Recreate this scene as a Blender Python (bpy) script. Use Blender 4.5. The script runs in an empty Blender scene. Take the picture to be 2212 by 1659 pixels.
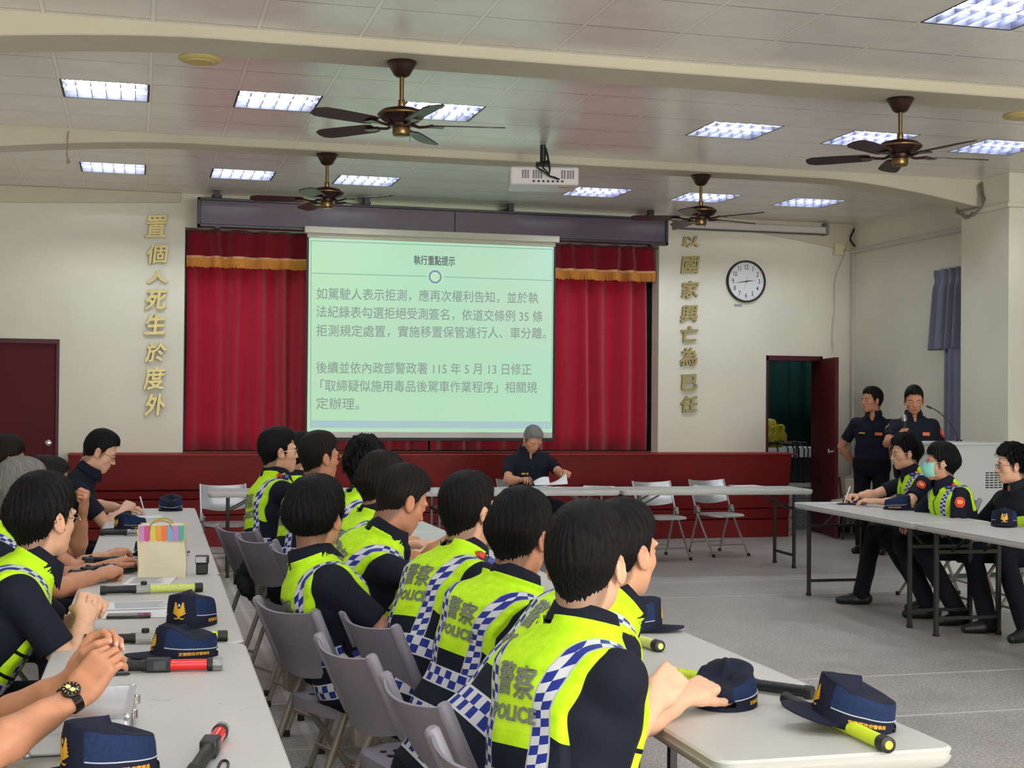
import bpy, bmesh, math, random
import numpy as np
from mathutils import Vector, Matrix, Euler, noise
SC = bpy.context.scene
COL = SC.collection
R_ = math.radians
rnd = random.Random(7)
np.random.seed(7)

# ------------------------------------------------------------------ camera
CAM_H = 1.53
def cam_axes(yaw, pitch, roll):
    cy, sy = math.cos(yaw), math.sin(yaw)
    f = Vector((sy*math.cos(pitch), cy*math.cos(pitch), math.sin(pitch)))
    r = Vector((cy, -sy, 0)); u = r.cross(f)
    c, s = math.cos(roll), math.sin(roll)
    return c*r + s*u, -s*r + c*u, f
cr, cu, cf = cam_axes(.2623, .0134, .0087)
cd = bpy.data.cameras.new('camera')
cam = bpy.data.objects.new('camera', cd); COL.objects.link(cam)
cam.matrix_world = Matrix(((cr.x, cu.x, -cf.x, 0), (cr.y, cu.y, -cf.y, 0), (cr.z, cu.z, -cf.z, CAM_H), (0, 0, 0, 1)))
cd.sensor_width = 36; cd.lens = 3025.4*36/2212; cd.clip_start = .05; cd.clip_end = 100
SC.camera = cam
FOC = 3025.4
def ray(x, y):
    return cr*((x-1106)/FOC) + cu*(-(y-829.5)/FOC) + cf
def atz(x, y, z):
    r = ray(x, y); r = r*((z-CAM_H)/r.z); return Vector((r.x, r.y, z))
def aty(x, y, Y):
    r = ray(x, y); r = r*(Y/r.y); return Vector((r.x, Y, r.z+CAM_H))

# ------------------------------------------------------------------ world, exposure
w = bpy.data.worlds.new('world'); SC.world = w; w.use_nodes = True
w.node_tree.nodes['Background'].inputs[0].default_value = (.6, .65, .75, 1)
w.node_tree.nodes['Background'].inputs[1].default_value = .12
SC.view_settings.view_transform = 'Standard'; SC.view_settings.look = 'None'
SC.view_settings.gamma = 1; SC.view_settings.use_curve_mapping = False
SC.view_settings.exposure = 0.20
TUBE_POWER = 75.0
def area(name, p, size, power, col, rot):
    l = bpy.data.lights.new(name, 'AREA'); l.shape = 'RECTANGLE'; l.size, l.size_y = size; l.energy = power; l.color = col
    o = bpy.data.objects.new(name, l); COL.objects.link(o); o.location = p; o.rotation_euler = rot; return o
# fill lamps added out of view at left and rear, tilted up for the ceiling
for k, yy in enumerate((12.0, 7.2, 2.4, -2.4)):
    area('ceiling_fill_left', (-2.12, yy, 1.8), (3.2, 1.5), 10, (1.0, .97, .93), (math.radians(90+32), 0, math.radians(-90)))
for k, xx in enumerate((.2, 3.4, 6.4)):
    area('ceiling_fill_rear', (xx, -5.4, 1.8), (2.6, 1.5), (160, 240, 430)[k], (.98, 1.0, .94), (math.radians(90+25), 0, 0))
SC.cycles.max_bounces = 8; SC.cycles.diffuse_bounces = 6; SC.cycles.glossy_bounces = 3
SC.cycles.transmission_bounces = 6; SC.cycles.caustics_reflective = False; SC.cycles.caustics_refractive = False
SC.cycles.sample_clamp_indirect = 4; SC.cycles.use_denoising = True

# ------------------------------------------------------------------ materials
def lin(c):
    return tuple(((v/255)/12.92 if v/255 <= .04045 else ((v/255+.055)/1.055)**2.4) for v in c)
def rgba(c): return (*lin(c), 1)
MATS = {}
class NT:
    def __init__(s, m): s.t = m.node_tree; s.n = s.t.nodes; s.l = s.t.links; s.b = s.n.get('Principled BSDF')
    def new(s, t, **k):
        n = s.n.new(t)
        for a, v in k.items(): setattr(n, a, v)
        return n
    def link(s, a, b): s.l.new(a, b)
    def math(s, op, a, b=None, c=None, clamp=False):
        n = s.n.new('ShaderNodeMath'); n.operation = op; n.use_clamp = clamp
        for i, v in enumerate((a, b, c)):
            if v is None: continue
            if isinstance(v, (int, float)): n.inputs[i].default_value = v
            else: s.l.new(v, n.inputs[i])
        return n.outputs[0]
    def mix(s, f, a, b):
        n = s.n.new('ShaderNodeMix'); n.data_type = 'RGBA'; n.clamp_factor = True
        for i, v in ((0, f), (6, a), (7, b)):
            if isinstance(v, (int, float)): n.inputs[i].default_value = v
            elif isinstance(v, tuple): n.inputs[i].default_value = v if len(v) == 4 else (*v, 1)
            else: s.l.new(v, n.inputs[i])
        return n.outputs[2]
    def coords(s, kind='Object'): return s.new('ShaderNodeTexCoord').outputs[kind]
    def pos(s): return s.new('ShaderNodeNewGeometry').outputs['Position']
    def sep(s, v):
        n = s.new('ShaderNodeSeparateXYZ'); s.link(v, n.inputs[0]); return n.outputs
    def noise(s, vec, scale, detail=3, rough=.5):
        n = s.new('ShaderNodeTexNoise'); n.inputs['Scale'].default_value = scale
        n.inputs['Detail'].default_value = detail; n.inputs['Roughness'].default_value = rough
        if vec is not None: s.link(vec, n.inputs['Vector'])
        return n.outputs[0]
    def ramp(s, f, a, b):
        n = s.new('ShaderNodeMapRange'); s.link(f, n.inputs[0]); n.inputs[1].default_value = a; n.inputs[2].default_value = b
        return n.outputs[0]
    def bump(s, h, strength, dist):
        n = s.new('ShaderNodeBump'); n.inputs['Strength'].default_value = strength; n.inputs['Distance'].default_value = dist
        s.link(h, n.inputs['Height']); s.link(n.outputs[0], s.b.inputs['Normal'])
    def color(s, v): s.link(v, s.b.inputs['Base Color'])
def mat(name, c, rough=.6, metal=0, spec=.5, noise=None, bump=None, emit=None, alpha=None, trans=None, coat=None, sheen=None, sss=None):
    """c sRGB 0-255; noise=(scale, amount) mottles the colour; bump=(scale, strength, distance)"""
    if name in MATS: return MATS[name]
    m = bpy.data.materials.new(name); m.use_nodes = True; MATS[name] = m
    n = NT(m); b = n.b
    b.inputs['Base Color'].default_value = rgba(c); b.inputs['Roughness'].default_value = rough
    b.inputs['Metallic'].default_value = metal; b.inputs['Specular IOR Level'].default_value = spec
    if noise:
        f = n.noise(n.coords(), noise[0], 4)
        f = n.ramp(f, .3, .7)
        d = tuple(max(0, v*(1-noise[1])) for v in lin(c)); u = tuple(min(1, v*(1+noise[1])) for v in lin(c))
        n.color(n.mix(f, d, u))
    if bump: n.bump(n.noise(n.coords(), bump[0], 4, .6), bump[1], bump[2])
    if emit: b.inputs['Emission Color'].default_value = rgba(emit[0]); b.inputs['Emission Strength'].default_value = emit[1]
    if trans: b.inputs['Transmission Weight'].default_value = trans; b.inputs['IOR'].default_value = 1.35
    if coat: b.inputs['Coat Weight'].default_value = coat
    if sheen: b.inputs['Sheen Weight'].default_value = sheen
    if sss:
        b.inputs['Subsurface Weight'].default_value = sss; b.inputs['Subsurface Radius'].default_value = (.012, .004, .002); b.inputs['Subsurface Scale'].default_value = 1
    return m

# ------------------------------------------------------------------ mesh helpers
class MB:
    """collects shapes, then links them as ONE mesh object"""
    def __init__(s): s.v = []; s.f = []; s.mi = []; s.cur = 0
    def add(s, vs, fs):
        o = len(s.v); s.v += [tuple(p) for p in vs]; s.f += [tuple(i+o for i in f) for f in fs]; s.mi += [s.cur]*len(fs); return s
    def box(s, c, d, rot=None, taper=None):
        x, y, z = (k/2 for k in d); P = []
        for sz in (-1, 1):
            t = taper if (taper and sz > 0) else 1
            for sx, sy in ((-1, -1), (1, -1), (1, 1), (-1, 1)): P.append(Vector((sx*x*t, sy*y*t, sz*z)))
        if rot is not None:
            M = rot if isinstance(rot, Matrix) else Euler(rot).to_matrix(); P = [M @ p for p in P]
        return s.add([p+Vector(c) for p in P], [(3, 2, 1, 0), (4, 5, 6, 7), (0, 1, 5, 4), (1, 2, 6, 5), (2, 3, 7, 6), (3, 0, 4, 7)])
    def bbox(s, a, b): return s.box([(p+q)/2 for p, q in zip(a, b)], [abs(q-p) for p, q in zip(a, b)])
    def bar(s, a, b, wd, ht, up=(0, 0, 1)):
        a, b = Vector(a), Vector(b); d = b-a; L = d.length; d.normalize(); u = Vector(up)
        if abs(d.dot(u)) > .98: u = Vector((0, 1, 0))
        x = d.cross(u).normalized(); u = x.cross(d)
        M = Matrix((x, d, u)).transposed()
        return s.box((a+b)/2, (wd, L, ht), M)
    def tube(s, pts, r, n=8, cap=True, closed=False):
        pts = [Vector(p) for p in pts]; m = len(pts); rs = r if isinstance(r, (list, tuple)) else [r]*m
        V = []; F = []; prev = None
        for i, p in enumerate(pts):
            if closed: t = pts[(i+1) % m]-pts[i-1]
            else: t = pts[min(i+1, m-1)]-pts[max(i-1, 0)]
            t.normalize()
            if prev is None:
                u = Vector((0, 0, 1)) if abs(t.z) < .9 else Vector((1, 0, 0))
                u = (u-t*u.dot(t)).normalized()
            else: u = (prev-t*prev.dot(t)).normalized()
            prev = u; w_ = t.cross(u)
            V += [p+(u*math.cos(2*math.pi*k/n)+w_*math.sin(2*math.pi*k/n))*rs[i] for k in range(n)]
        for i in range(m if closed else m-1):
            j = (i+1) % m
            for k in range(n): F.append((i*n+k, i*n+(k+1) % n, j*n+(k+1) % n, j*n+k))
        if cap and not closed: F += [tuple(range(n-1, -1, -1)), tuple((m-1)*n+k for k in range(n))]
        return s.add(V, F)
    def lathe(s, prof, c=(0, 0, 0), n=24, rot=None, cap=True):
        V = []; F = []; M = None
        if rot is not None: M = rot if isinstance(rot, Matrix) else Euler(rot).to_matrix()
        for r, z in prof:
            for k in range(n):
                p = Vector((r*math.cos(2*math.pi*k/n), r*math.sin(2*math.pi*k/n), z))
                V.append((M @ p if M else p)+Vector(c))
        for i in range(len(prof)-1):
            for k in range(n): F.append((i*n+k, i*n+(k+1) % n, (i+1)*n+(k+1) % n, (i+1)*n+k))
        if cap: F += [tuple(range(n-1, -1, -1)), tuple((len(prof)-1)*n+k for k in range(n))]
        return s.add(V, F)
    def prism(s, poly, a, b, axis=2):
        """poly in the two other axes, extruded from a to b along axis"""
        def P(u, v, h): return (u, v, h) if axis == 2 else ((u, h, v) if axis == 1 else (h, u, v))
        n = len(poly)
        V = [P(u, v, a) for u, v in poly]+[P(u, v, b) for u, v in poly]
        F = [tuple(range(n-1, -1, -1)), tuple(range(n, 2*n))]+[(i, (i+1) % n, n+(i+1) % n, n+i) for i in range(n)]
        return s.add(V, F)
    def ball(s, c, r, n=12, sc=(1, 1, 1)):
        pr = [(math.sin(math.pi*i/n)*1.0, -math.cos(math.pi*i/n)) for i in range(1, n)]
        o = len(s.v); s.lathe([(a*r, b*r) for a, b in pr], (0, 0, 0), n*2)
        for i in range(o, len(s.v)): s.v[i] = tuple(s.v[i][k]*sc[k]+c[k] for k in range(3))
        return s
    def sheet(s, fn, nu, nv, thick=0):
        """grid of fn(u,v) -> point; thick gives it a back side"""
        P = [Vector(fn(i/nu, j/nv)) for j in range(nv+1) for i in range(nu+1)]
        F = [(j*(nu+1)+i, j*(nu+1)+i+1, (j+1)*(nu+1)+i+1, (j+1)*(nu+1)+i) for j in range(nv) for i in range(nu)]
        if not thick: return s.add(P, F)
        N = [Vector((0, 0, 0)) for _ in P]
        for f in F:
            q = (P[f[2]]-P[f[0]]).cross(P[f[3]]-P[f[1]])
            for i in f: N[i] += q
        Q = [p-q.normalized()*thick for p, q in zip(P, N)]; n = len(P)
        G = F+[tuple(n+i for i in reversed(f)) for f in F]
        B = [i for i in range(nu)]+[nu+j*(nu+1) for j in range(nv)]+[nv*(nu+1)+nu-i for i in range(nu)]+[(nv-j)*(nu+1) for j in range(nv)]
        for k in range(len(B)): a, b = B[k], B[(k+1) % len(B)]; G.append((b, a, a+n, b+n))
        return s.add(P+Q, G)
    def xf(s, M, start=0):
        for i in range(start, len(s.v)): s.v[i] = tuple(M @ Vector(s.v[i]))
        return s
    def build(s, name, m, parent=None, bevel=0, smooth=35, loc=None, seg=2, fix=True):
        me = bpy.data.meshes.new(name)
        base = Vector(loc) if loc is not None else Vector((0, 0, 0))
        me.from_pydata([tuple(Vector(p)-base) for p in s.v], [], s.f)
        for k in (m if isinstance(m, (list, tuple)) else [m]): me.materials.append(k)
        if any(s.mi): me.polygons.foreach_set('material_index', s.mi)
        if fix:
            bm = bmesh.new(); bm.from_mesh(me); bmesh.ops.recalc_face_normals(bm, faces=bm.faces); bm.to_mesh(me); bm.free()
        if smooth:
            me.polygons.foreach_set('use_smooth', [True]*len(me.polygons))
            if smooth < 180: me.set_sharp_from_angle(angle=R_(smooth))
        o = bpy.data.objects.new(name, me); COL.objects.link(o); o.location = base
        if parent is not None:
            o.parent = parent
            if loc is None: o.location = (0, 0, 0)
        if bevel:
            b = o.modifiers.new('bevel', 'BEVEL'); b.width = bevel; b.segments = seg; b.limit_method = 'ANGLE'; b.angle_limit = R_(40)
        return o
def tag(o, label, cat, group=None):
    o['label'] = label; o['category'] = cat
    if group: o['group'] = group
    return o
def thing(name, label, cat, loc=(0, 0, 0), rz=0, group=None, rot=None):
    o = bpy.data.objects.new(name, None); COL.objects.link(o); o.empty_display_size = .1
    o.location = loc; o.rotation_euler = rot if rot is not None else (0, 0, rz)
    return tag(o, label, cat, group)
def struct(o): o['kind'] = 'structure'; return o
def dup(root, loc, rz, label=None, group=None, rot=None):
    r = root.copy(); COL.objects.link(r); r.location = loc; r.rotation_euler = rot if rot is not None else (0, 0, rz)
    if label: r['label'] = label
    if group: r['group'] = group
    for ch in list(root.children):
        c = ch.copy(); COL.objects.link(c); c.parent = r
        for g in list(ch.children):
            d = g.copy(); COL.objects.link(d); d.parent = c
    return r
GLY = {}
def glyphs(txt, size, offset=0., extrude=0., bevel=0., sx=1.0, spacing=1.0, res=3, align='CENTER', bold=0.):
    if bold:        # heavier weight: overprinted copies
        vs, fs = glyphs(txt, size, offset, extrude, bevel, sx, spacing, res, align); V = []; F = []
        for k, (dx, dy) in enumerate(((1, 0), (-1, 0), (0, 1), (0, -1), (.7, .7), (-.7, -.7), (.7, -.7), (-.7, .7))):
            o = len(V); V += [(x+dx*bold, y+dy*bold, z+.00002*k) for x, y, z in vs]; F += [tuple(i+o for i in f) for f in fs]
        return V, F
    """text as (verts, faces) in the xy plane"""
    key = (txt, size, offset, extrude, bevel, sx, spacing, res, align)
    if key in GLY: return GLY[key]
    cu_ = bpy.data.curves.new('t', 'FONT'); cu_.body = txt; cu_.size = size; cu_.offset = offset; cu_.extrude = extrude
    cu_.bevel_depth = bevel; cu_.bevel_resolution = 1; cu_.resolution_u = res; cu_.align_x = align; cu_.align_y = 'CENTER'; cu_.space_character = spacing
    o = bpy.data.objects.new('t', cu_); COL.objects.link(o)
    dg = bpy.context.evaluated_depsgraph_get(); me = bpy.data.meshes.new_from_object(o.evaluated_get(dg))
    vs = [(v.co.x*sx, v.co.y, v.co.z) for v in me.vertices]; fs = [tuple(p.vertices) for p in me.polygons]
    bpy.data.objects.remove(o); bpy.data.meshes.remove(me); bpy.data.curves.remove(cu_)
    GLY[key] = (vs, fs); return vs, fs
def text_on(mb, txt, size, M, **k):
    """lays text (xy plane, upright y) through matrix M into a builder"""
    vs, fs = glyphs(txt, size, **k); return mb.add([M @ Vector(v) for v in vs], fs)
# upright matrices: text facing -Y (towards the room), facing +Z
FACE = Matrix(((1, 0, 0), (0, 0, -1), (0, 1, 0)))
def at(p, M3=None, s=1):
    M = (M3 if M3 is not None else Matrix.Identity(3)).to_4x4(); M = Matrix.Translation(Vector(p)) @ M
    return M @ Matrix.Scale(s, 4)
# ================================================================== THE ROOM
XL, XR, YB, YF, CZ = -2.2, 8.36, 15.3, -5.5, 3.73
GX0, TS = -.536, .606
def wall_mat(name, c):
    m = mat(name, c, .85, spec=.2); n = NT(m)
    p = n.pos(); f = n.noise(p, 1.2, 4); n.color(n.mix(n.ramp(f, .3, .75), tuple(v*.93 for v in lin(c)), tuple(min(1, v*1.03) for v in lin(c))))
    n.bump(n.noise(p, 60, 3, .7), .25, .01); return m
M_WALL = wall_mat('painted_plaster', (224, 221, 206))
M_BEAM = wall_mat('beam_paint', (204, 196, 177))
def ceiling_mat():
    m = mat('ceiling_tile', (214, 207, 208), .25, spec=.75); n = NT(m)
    p = n.pos(); x, y, z = n.sep(p)
    u = n.math('FRACT', n.math('DIVIDE', n.math('SUBTRACT', x, GX0), TS))
    def yl(off): return n.math('FRACT', n.math('DIVIDE', n.math('SUBTRACT', y, off), TS))
    s1 = n.math('LESS_THAN', y, 8.6); s3 = n.math('GREATER_THAN', y, 12.05)
    v = n.math('ADD', n.math('ADD', n.math('MULTIPLY', s1, yl(7.128)), n.math('MULTIPLY', s3, yl(13.55))),
               n.math('MULTIPLY', n.math('SUBTRACT', n.math('SUBTRACT', 1, s1), s3), yl(9.475)))
    du = n.math('MULTIPLY', n.math('MINIMUM', u, n.math('SUBTRACT', 1, u)), TS)
    dv = n.math('MULTIPLY', n.math('MINIMUM', v, n.math('SUBTRACT', 1, v)), TS)
    bar = n.math('LESS_THAN', du, .011); edge = n.math('MULTIPLY', n.math('GREATER_THAN', du, .011), n.math('LESS_THAN', du, .0155))
    line = n.math('LESS_THAN', dv, .0038)
    f = n.ramp(n.noise(p, 3.5, 5, .65), .35, .7)
    base = n.mix(f, lin((229, 224, 220)), lin((240, 235, 231)))
    c = n.mix(n.math('MULTIPLY', edge, .35), base, lin((120, 112, 112))); c = n.mix(bar, c, lin((242, 238, 233)))
    c = n.mix(n.math('MULTIPLY', line, n.math('SUBTRACT', 1, bar)), c, lin((92, 84, 84)))
    n.color(c)
    h = n.math('ADD', n.math('MULTIPLY', bar, .6), n.math('MULTIPLY', n.noise(p, 25, 3), .15)); n.bump(h, .25, .004)
    return m
M_CEIL = ceiling_mat()
def floor_mat():
    m = mat('terrazzo', (150, 146, 146), .33, spec=.45); n = NT(m); p = n.pos(); x, y, z = n.sep(p)
    sp = n.noise(p, 75, 2, .6); big = n.noise(p, .9, 5, .7); mid = n.noise(p, 5, 4, .7)
    vor = n.new('ShaderNodeTexVoronoi'); vor.inputs['Scale'].default_value = 60; n.link(p, vor.inputs['Vector'])
    chip = n.new('ShaderNodeRGB'); base = n.mix(n.ramp(sp, .36, .66), lin((138, 134, 131)), lin((204, 200, 195)))
    base = n.mix(n.math('MULTIPLY', n.math('LESS_THAN', vor.outputs['Distance'], .22), .55), base, lin((206, 201, 197)))
    d = n.ramp(n.math('ADD', n.math('MULTIPLY', big, .65), n.math('MULTIPLY', mid, .35)), .36, .62)
    base = n.mix(n.math('MULTIPLY', n.math('SUBTRACT', 1, d), .42), base, lin((104, 97, 94)))
    c = base
    for Yc in (6.2, 7.15, 10.38, 11.28):
        k = n.math('LESS_THAN', n.math('ABSOLUTE', n.math('SUBTRACT', y, Yc)), .016); c = n.mix(n.math('MULTIPLY', k, .75), c, lin((205, 202, 197)))
    for Xc in (.78,):
        k = n.math('LESS_THAN', n.math('ABSOLUTE', n.math('SUBTRACT', x, Xc)), .018); c = n.mix(n.math('MULTIPLY', k, .55), c, lin((205, 202, 197)))
    n.color(c); r = n.math('MULTIPLY_ADD', mid, .25, .24); n.link(r, n.b.inputs['Roughness']); return m
M_FLOOR = floor_mat()
struct(MB().bbox((XL-.2, YF-.2, -.1), (XR+.2, YB+3.2, 0)).build('floor', M_FLOOR))

LIGHTS = []       # (col, y_near)
for yn in (13.55, 10.081, 6.522, 3.0, -.55, -3.9):
    for c in (0, 2, 4, 8, 10, 12): LIGHTS.append((c, yn))
# ceiling: one sheet with a hole for each recessed fixture
mb = MB()
xs = sorted({XL, XR} | {GX0+TS*c for c in (0, 1, 2, 3, 4, 5, 8, 9, 10, 11, 12, 13)})
ys = sorted({YF, YB} | {yn for _, yn in LIGHTS} | {yn+TS for _, yn in LIGHTS})
holes = {(round(GX0+TS*c, 3), round(yn, 3)) for c, yn in LIGHTS}
for i in range(len(xs)-1):
    for j in range(len(ys)-1):
        if (round(xs[i], 3), round(ys[j], 3)) in holes: continue
        mb.bbox((xs[i], ys[j], CZ), (xs[i+1], ys[j+1], CZ+.03))
struct(mb.build('ceiling', M_CEIL, smooth=0))
struct(MB().bbox((XL-.2, YF-.2, CZ+.16), (XR+.2, YB+.2, CZ+.2)).build('ceiling_slab', mat('slab', (90, 88, 86), .9)))

# walls; the far wall has a stage opening and two doorways
OX0, OX1, OZ0, OZ1 = .487, 5.87, .955, 3.37
DX0, DX1, DZ = 7.235, 7.97, 2.12
EX0, EX1, EZ = -1.72, -.772, 2.15
T = .22
mb = MB()
def wslab(x0, x1, z0, z1): mb.bbox((x0, YB, z0), (x1, YB+T, z1))
wslab(XL-.2, EX0, 0, CZ+.1); wslab(EX0, EX1, EZ, CZ+.1); wslab(EX1, OX0, 0, CZ+.1)
wslab(OX0, OX1, OZ1, CZ+.1); wslab(OX0, OX1, 0, OZ0-.03); wslab(OX1, DX0, 0, CZ+.1); wslab(DX0, DX1, DZ, CZ+.1); wslab(DX1, XR+.2, 0, CZ+.1)
struct(mb.build('wall_back', M_WALL, smooth=0))
def pierced(name, fixed, c0, c1, axis, opens, z0, z1, o0, o1):
    mb = MB(); cuts = [c0]+[q for a, b in opens for q in (a, b)]+[c1]
    def bx(a, b, za, zb):
        if axis == 1: mb.bbox((o0, a, za), (o1, b, zb))
        else: mb.bbox((a, o0, za), (b, o1, zb))
    for i in range(0, len(cuts), 2): bx(cuts[i], cuts[i+1], 0, CZ+.1)
    for a, b in opens: bx(a, b, 0, z0); bx(a, b, z1, CZ+.1)
    return struct(mb.build(name, M_WALL, smooth=0))
pierced('wall_left', 0, YF-.2, YB, 1, [(-4.0, -.8), (.8, 4.0), (5.6, 8.8), (10.4, 13.6)], 1.05, 2.55, XL-.2, XL)  # window openings added out of view to go with the ceiling fill lamps
mb = MB(); WY0, WY1, WZ0, WZ1 = 9.6, 13.05, .95, 2.75     # window opening behind the curtain
mb.bbox((XR, YF, 0), (XR+.2, WY0, CZ+.1)).bbox((XR, WY1, 0), (XR+.2, YB, CZ+.1)).bbox((XR, WY0, 0), (XR+.2, WY1, WZ0)).bbox((XR, WY0, WZ1), (XR+.2, WY1, CZ+.1))
struct(mb.build('wall_right', M_WALL, smooth=0))
pierced('wall_front', 0, XL-.2, XR+.2, 0, [(-1.1, 1.5), (2.1, 4.7), (5.1, 7.7)], 1.05, 2.55, YF-.2, YF)  # unseen rear openings, likewise added for the fill lamps
struct(MB().bbox((7.87, 11.43, 0), (XR, 12.22, CZ)).build('trim_1', M_WALL, bevel=.006))         # column on the right wall
mb = MB().bbox((7.825, 11.38, 3.4), (XR, 12.27, 3.44)); struct(mb.build('trim_2', M_WALL, bevel=.004))
mb = MB().bbox((8.325, 12.27, 3.37), (XR, YB, 3.415)).bbox((8.335, 12.27, 3.36), (XR, YB, 3.372)).bbox((8.33, 15.23, 0), (XR, 15.27, 3.37))
struct(mb.build('trim_3', mat('raceway', (205, 200, 194), .6), bevel=.003))
win = struct(MB().bbox((XR+.08, WY0, WZ0), (XR+.1, WY1, WZ1)).build('window_1', mat('window_glass', (180, 195, 205), .08, trans=.9)))
mb = MB()
for a, b in (((XR-.01, WY0-.04, WZ0-.04), (XR+.15, WY0+.04, WZ1+.04)), ((XR-.01, WY1-.04, WZ0-.04), (XR+.15, WY1+.04, WZ1+.04)), ((XR-.01, WY0, WZ1-.03), (XR+.15, WY1, WZ1+.05)),
             ((XR-.02, WY0, WZ0-.05), (XR+.15, WY1, WZ0+.03)), ((XR+.05, 11.3, WZ0), (XR+.12, 11.36, WZ1))): mb.bbox(a, b)
mb.build('window_frame', mat('cream_frame', (214, 208, 180), .5), win, bevel=.004)
# cross beams with haunched ends
def beam(k, y0, y1, d=.07, hl=1.3, hr=1.35, dl=.26, dr=.30):
    n = 14; top = CZ+.03; P = []
    for i in range(n+1):
        t = i/n; P.append((XL+hl*(1-t), CZ-d-dl*(1-t)**1.5)) if False else None
    lo = [(XL+hl*2.0*t, CZ-d-dl*(1-t)**1.6) for t in [i/n for i in range(n+1)]]
    hi = [(XR-hr*1.6*(1-t), CZ-d-dr*t**1.6) for t in [i/n for i in range(n+1)]]
    return struct(MB().prism(lo+hi+[(XR, top), (XL, top)], y0, y1, axis=1).build('trim_%d' % k, M_BEAM, bevel=.012, smooth=30))
beam(4, 8.4, 8.82); beam(5, 11.9, 12.22); beam(6, 4.9, 5.3); beam(7, 1.4, 1.8)
# shallow arched band under the ceiling on the far wall
for k, (x0, x1, a, b) in enumerate(((XL, OX0-.05, .2, .1), (6.0, XR, .06, .34))):
    lo = [(x0+(x1-x0)*t, CZ-(a+(b-a)*t**1.4)) for t in [i/12 for i in range(13)]]
    struct(MB().prism(lo+[(x1, CZ), (x0, CZ)], YB-.035, YB+.01, axis=1).build('trim_%d' % (8+k), M_BEAM, bevel=.01))
M_BASE = mat('dark_skirting', (70, 62, 60), .6)
struct(MB().bbox((7.4, YB-.012, 0), (DX0, YB, .1)).bbox((DX1, YB-.012, 0), (XR, YB, .1)).build('baseboard_back', M_BASE))
struct(MB().bbox((XR-.012, 12.22, 0), (XR, YB, .1)).build('baseboard_right', M_BASE))

# ------------------------------------------------------------------ stage
M_STAGE = mat('red_stage_paint', (112, 16, 18), .55, spec=.3, noise=(2.2, .1), bump=(40, .1, .004))
prof = [(15.3, .955), (14.86, .955), (14.86, .93), (14.925, .60), (15.0, .60), (15.0, .585), (14.93, .58), (14.95, .50), (14.985, .495), (14.92, .485), (14.94, .335), (14.975, .33),
        (14.91, .32), (14.93, .215), (14.965, .21), (14.93, .2), (14.93, 0), (15.3, 0)]
st = struct(MB().prism(prof, -.655, 7.36, axis=0).build('stage_platform', M_STAGE, bevel=.004))
MB().bbox((-.66, 14.845, .952), (7.40, YB, .972)).build('stage_lip', mat('stage_lip_paint', (140, 30, 30), .5, spec=.3, noise=(6, .1)), st, bevel=.004)
struct(MB().bbox((OX0-1.5, YB+T, .955), (OX1+1.5, YB+2.8, .975)).build('stage_floor', mat('stage_boards', (80, 45, 35), .5)))
struct(MB().bbox((OX0-1.5, YB+2.6, .97), (OX1+1.5, YB+2.7, CZ+.1)).build('stage_rear_wall', mat('dark_rear', (40, 24, 28), .9)))
# curtains: pleated cloth hung in the opening
def cloth_mat(name, c, sheen=.3):
    m = mat(name, c, .85, spec=.2, sheen=sheen); n = NT(m); p = n.coords(); n.bump(n.noise(p, 220, 2), .2, .002); return m
M_RED = cloth_mat('red_velvet', (170, 18, 48)); M_REDD = cloth_mat('dark_red_velvet', (130, 12, 34))
def pleat_fn(x0, x1, y, z0, z1, amp, per, seed, drift=.25):
    r = random.Random(seed); ph = [r.uniform(0, 6.28) for _ in range(4)]
    def fn(u, v):
        x = x0+(x1-x0)*u; q = 2*math.pi*(x-x0)/per
        s = math.sin(q+.9*math.sin(q*.37+ph[0])+drift*math.sin(v*2+ph[1]))
        s = math.copysign(abs(s)**.9, s)
        return (x+.012*math.sin(3*v+q*.3), y-amp*(s*(.75+.25*math.sin(q*.23+ph[2])))-amp*.1*math.sin(1.7*q+ph[3]), z0+(z1-z0)*v)
    return fn
cl = MB().sheet(pleat_fn(OX0+.02, 3.2, YB+.30, .985, 3.36, .075, .235, 3), 300, 10, .004).build('stage_curtain', M_RED, smooth=180)
tag(cl, 'red pleated stage curtain drawn on the left half of the stage', 'curtain')
cr_ = MB().sheet(pleat_fn(3.22, OX1-.02, YB+.30, .985, 3.36, .075, .25, 8), 300, 10, .004).build('stage_curtain', M_RED, smooth=180)
tag(cr_, 'red pleated stage curtain drawn on the right half of the stage', 'curtain')
va = MB().sheet(pleat_fn(OX0+.02, OX1-.02, YB+.12, 3.06, 3.37, .055, .25, 5), 420, 4, .004).build('valance', M_REDD, smooth=180)
tag(va, 'dark red pleated valance with gold fringe along the top of the stage', 'valance')
fn = pleat_fn(OX0+.02, OX1-.02, YB+.112, 3.06, 3.37, .055, .25, 5); mb = MB()
mb.sheet(lambda u, v: Vector(fn(u, 0))+Vector((0, -.004, .03*v-.005)), 420, 1, .004).build('trim_band', mat('pale_braid', (225, 165, 120), .7), va)
mb = MB()
for i in range(900):
    u = (i+.5)/900; p = Vector(fn(u, 0)); l = .10+rnd.uniform(-.008, .008)
    d = 5.38/900*.52
    mb.add([(p.x-d, p.y-.006, p.z), (p.x+d, p.y-.006, p.z), (p.x+d*.8, p.y-.008+rnd.uniform(-.004, .004), p.z-l), (p.x-d*.8, p.y-.008, p.z-l),
            (p.x, p.y+.002, p.z), (p.x, p.y+.002, p.z-l)], [(0, 1, 2, 3), (1, 4, 5, 2), (4, 0, 3, 5), (3, 2, 5)])
mb.build('fringe', mat('gold_fringe', (205, 130, 35), .6, noise=(40, .15)), va, smooth=0, fix=False)
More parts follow.
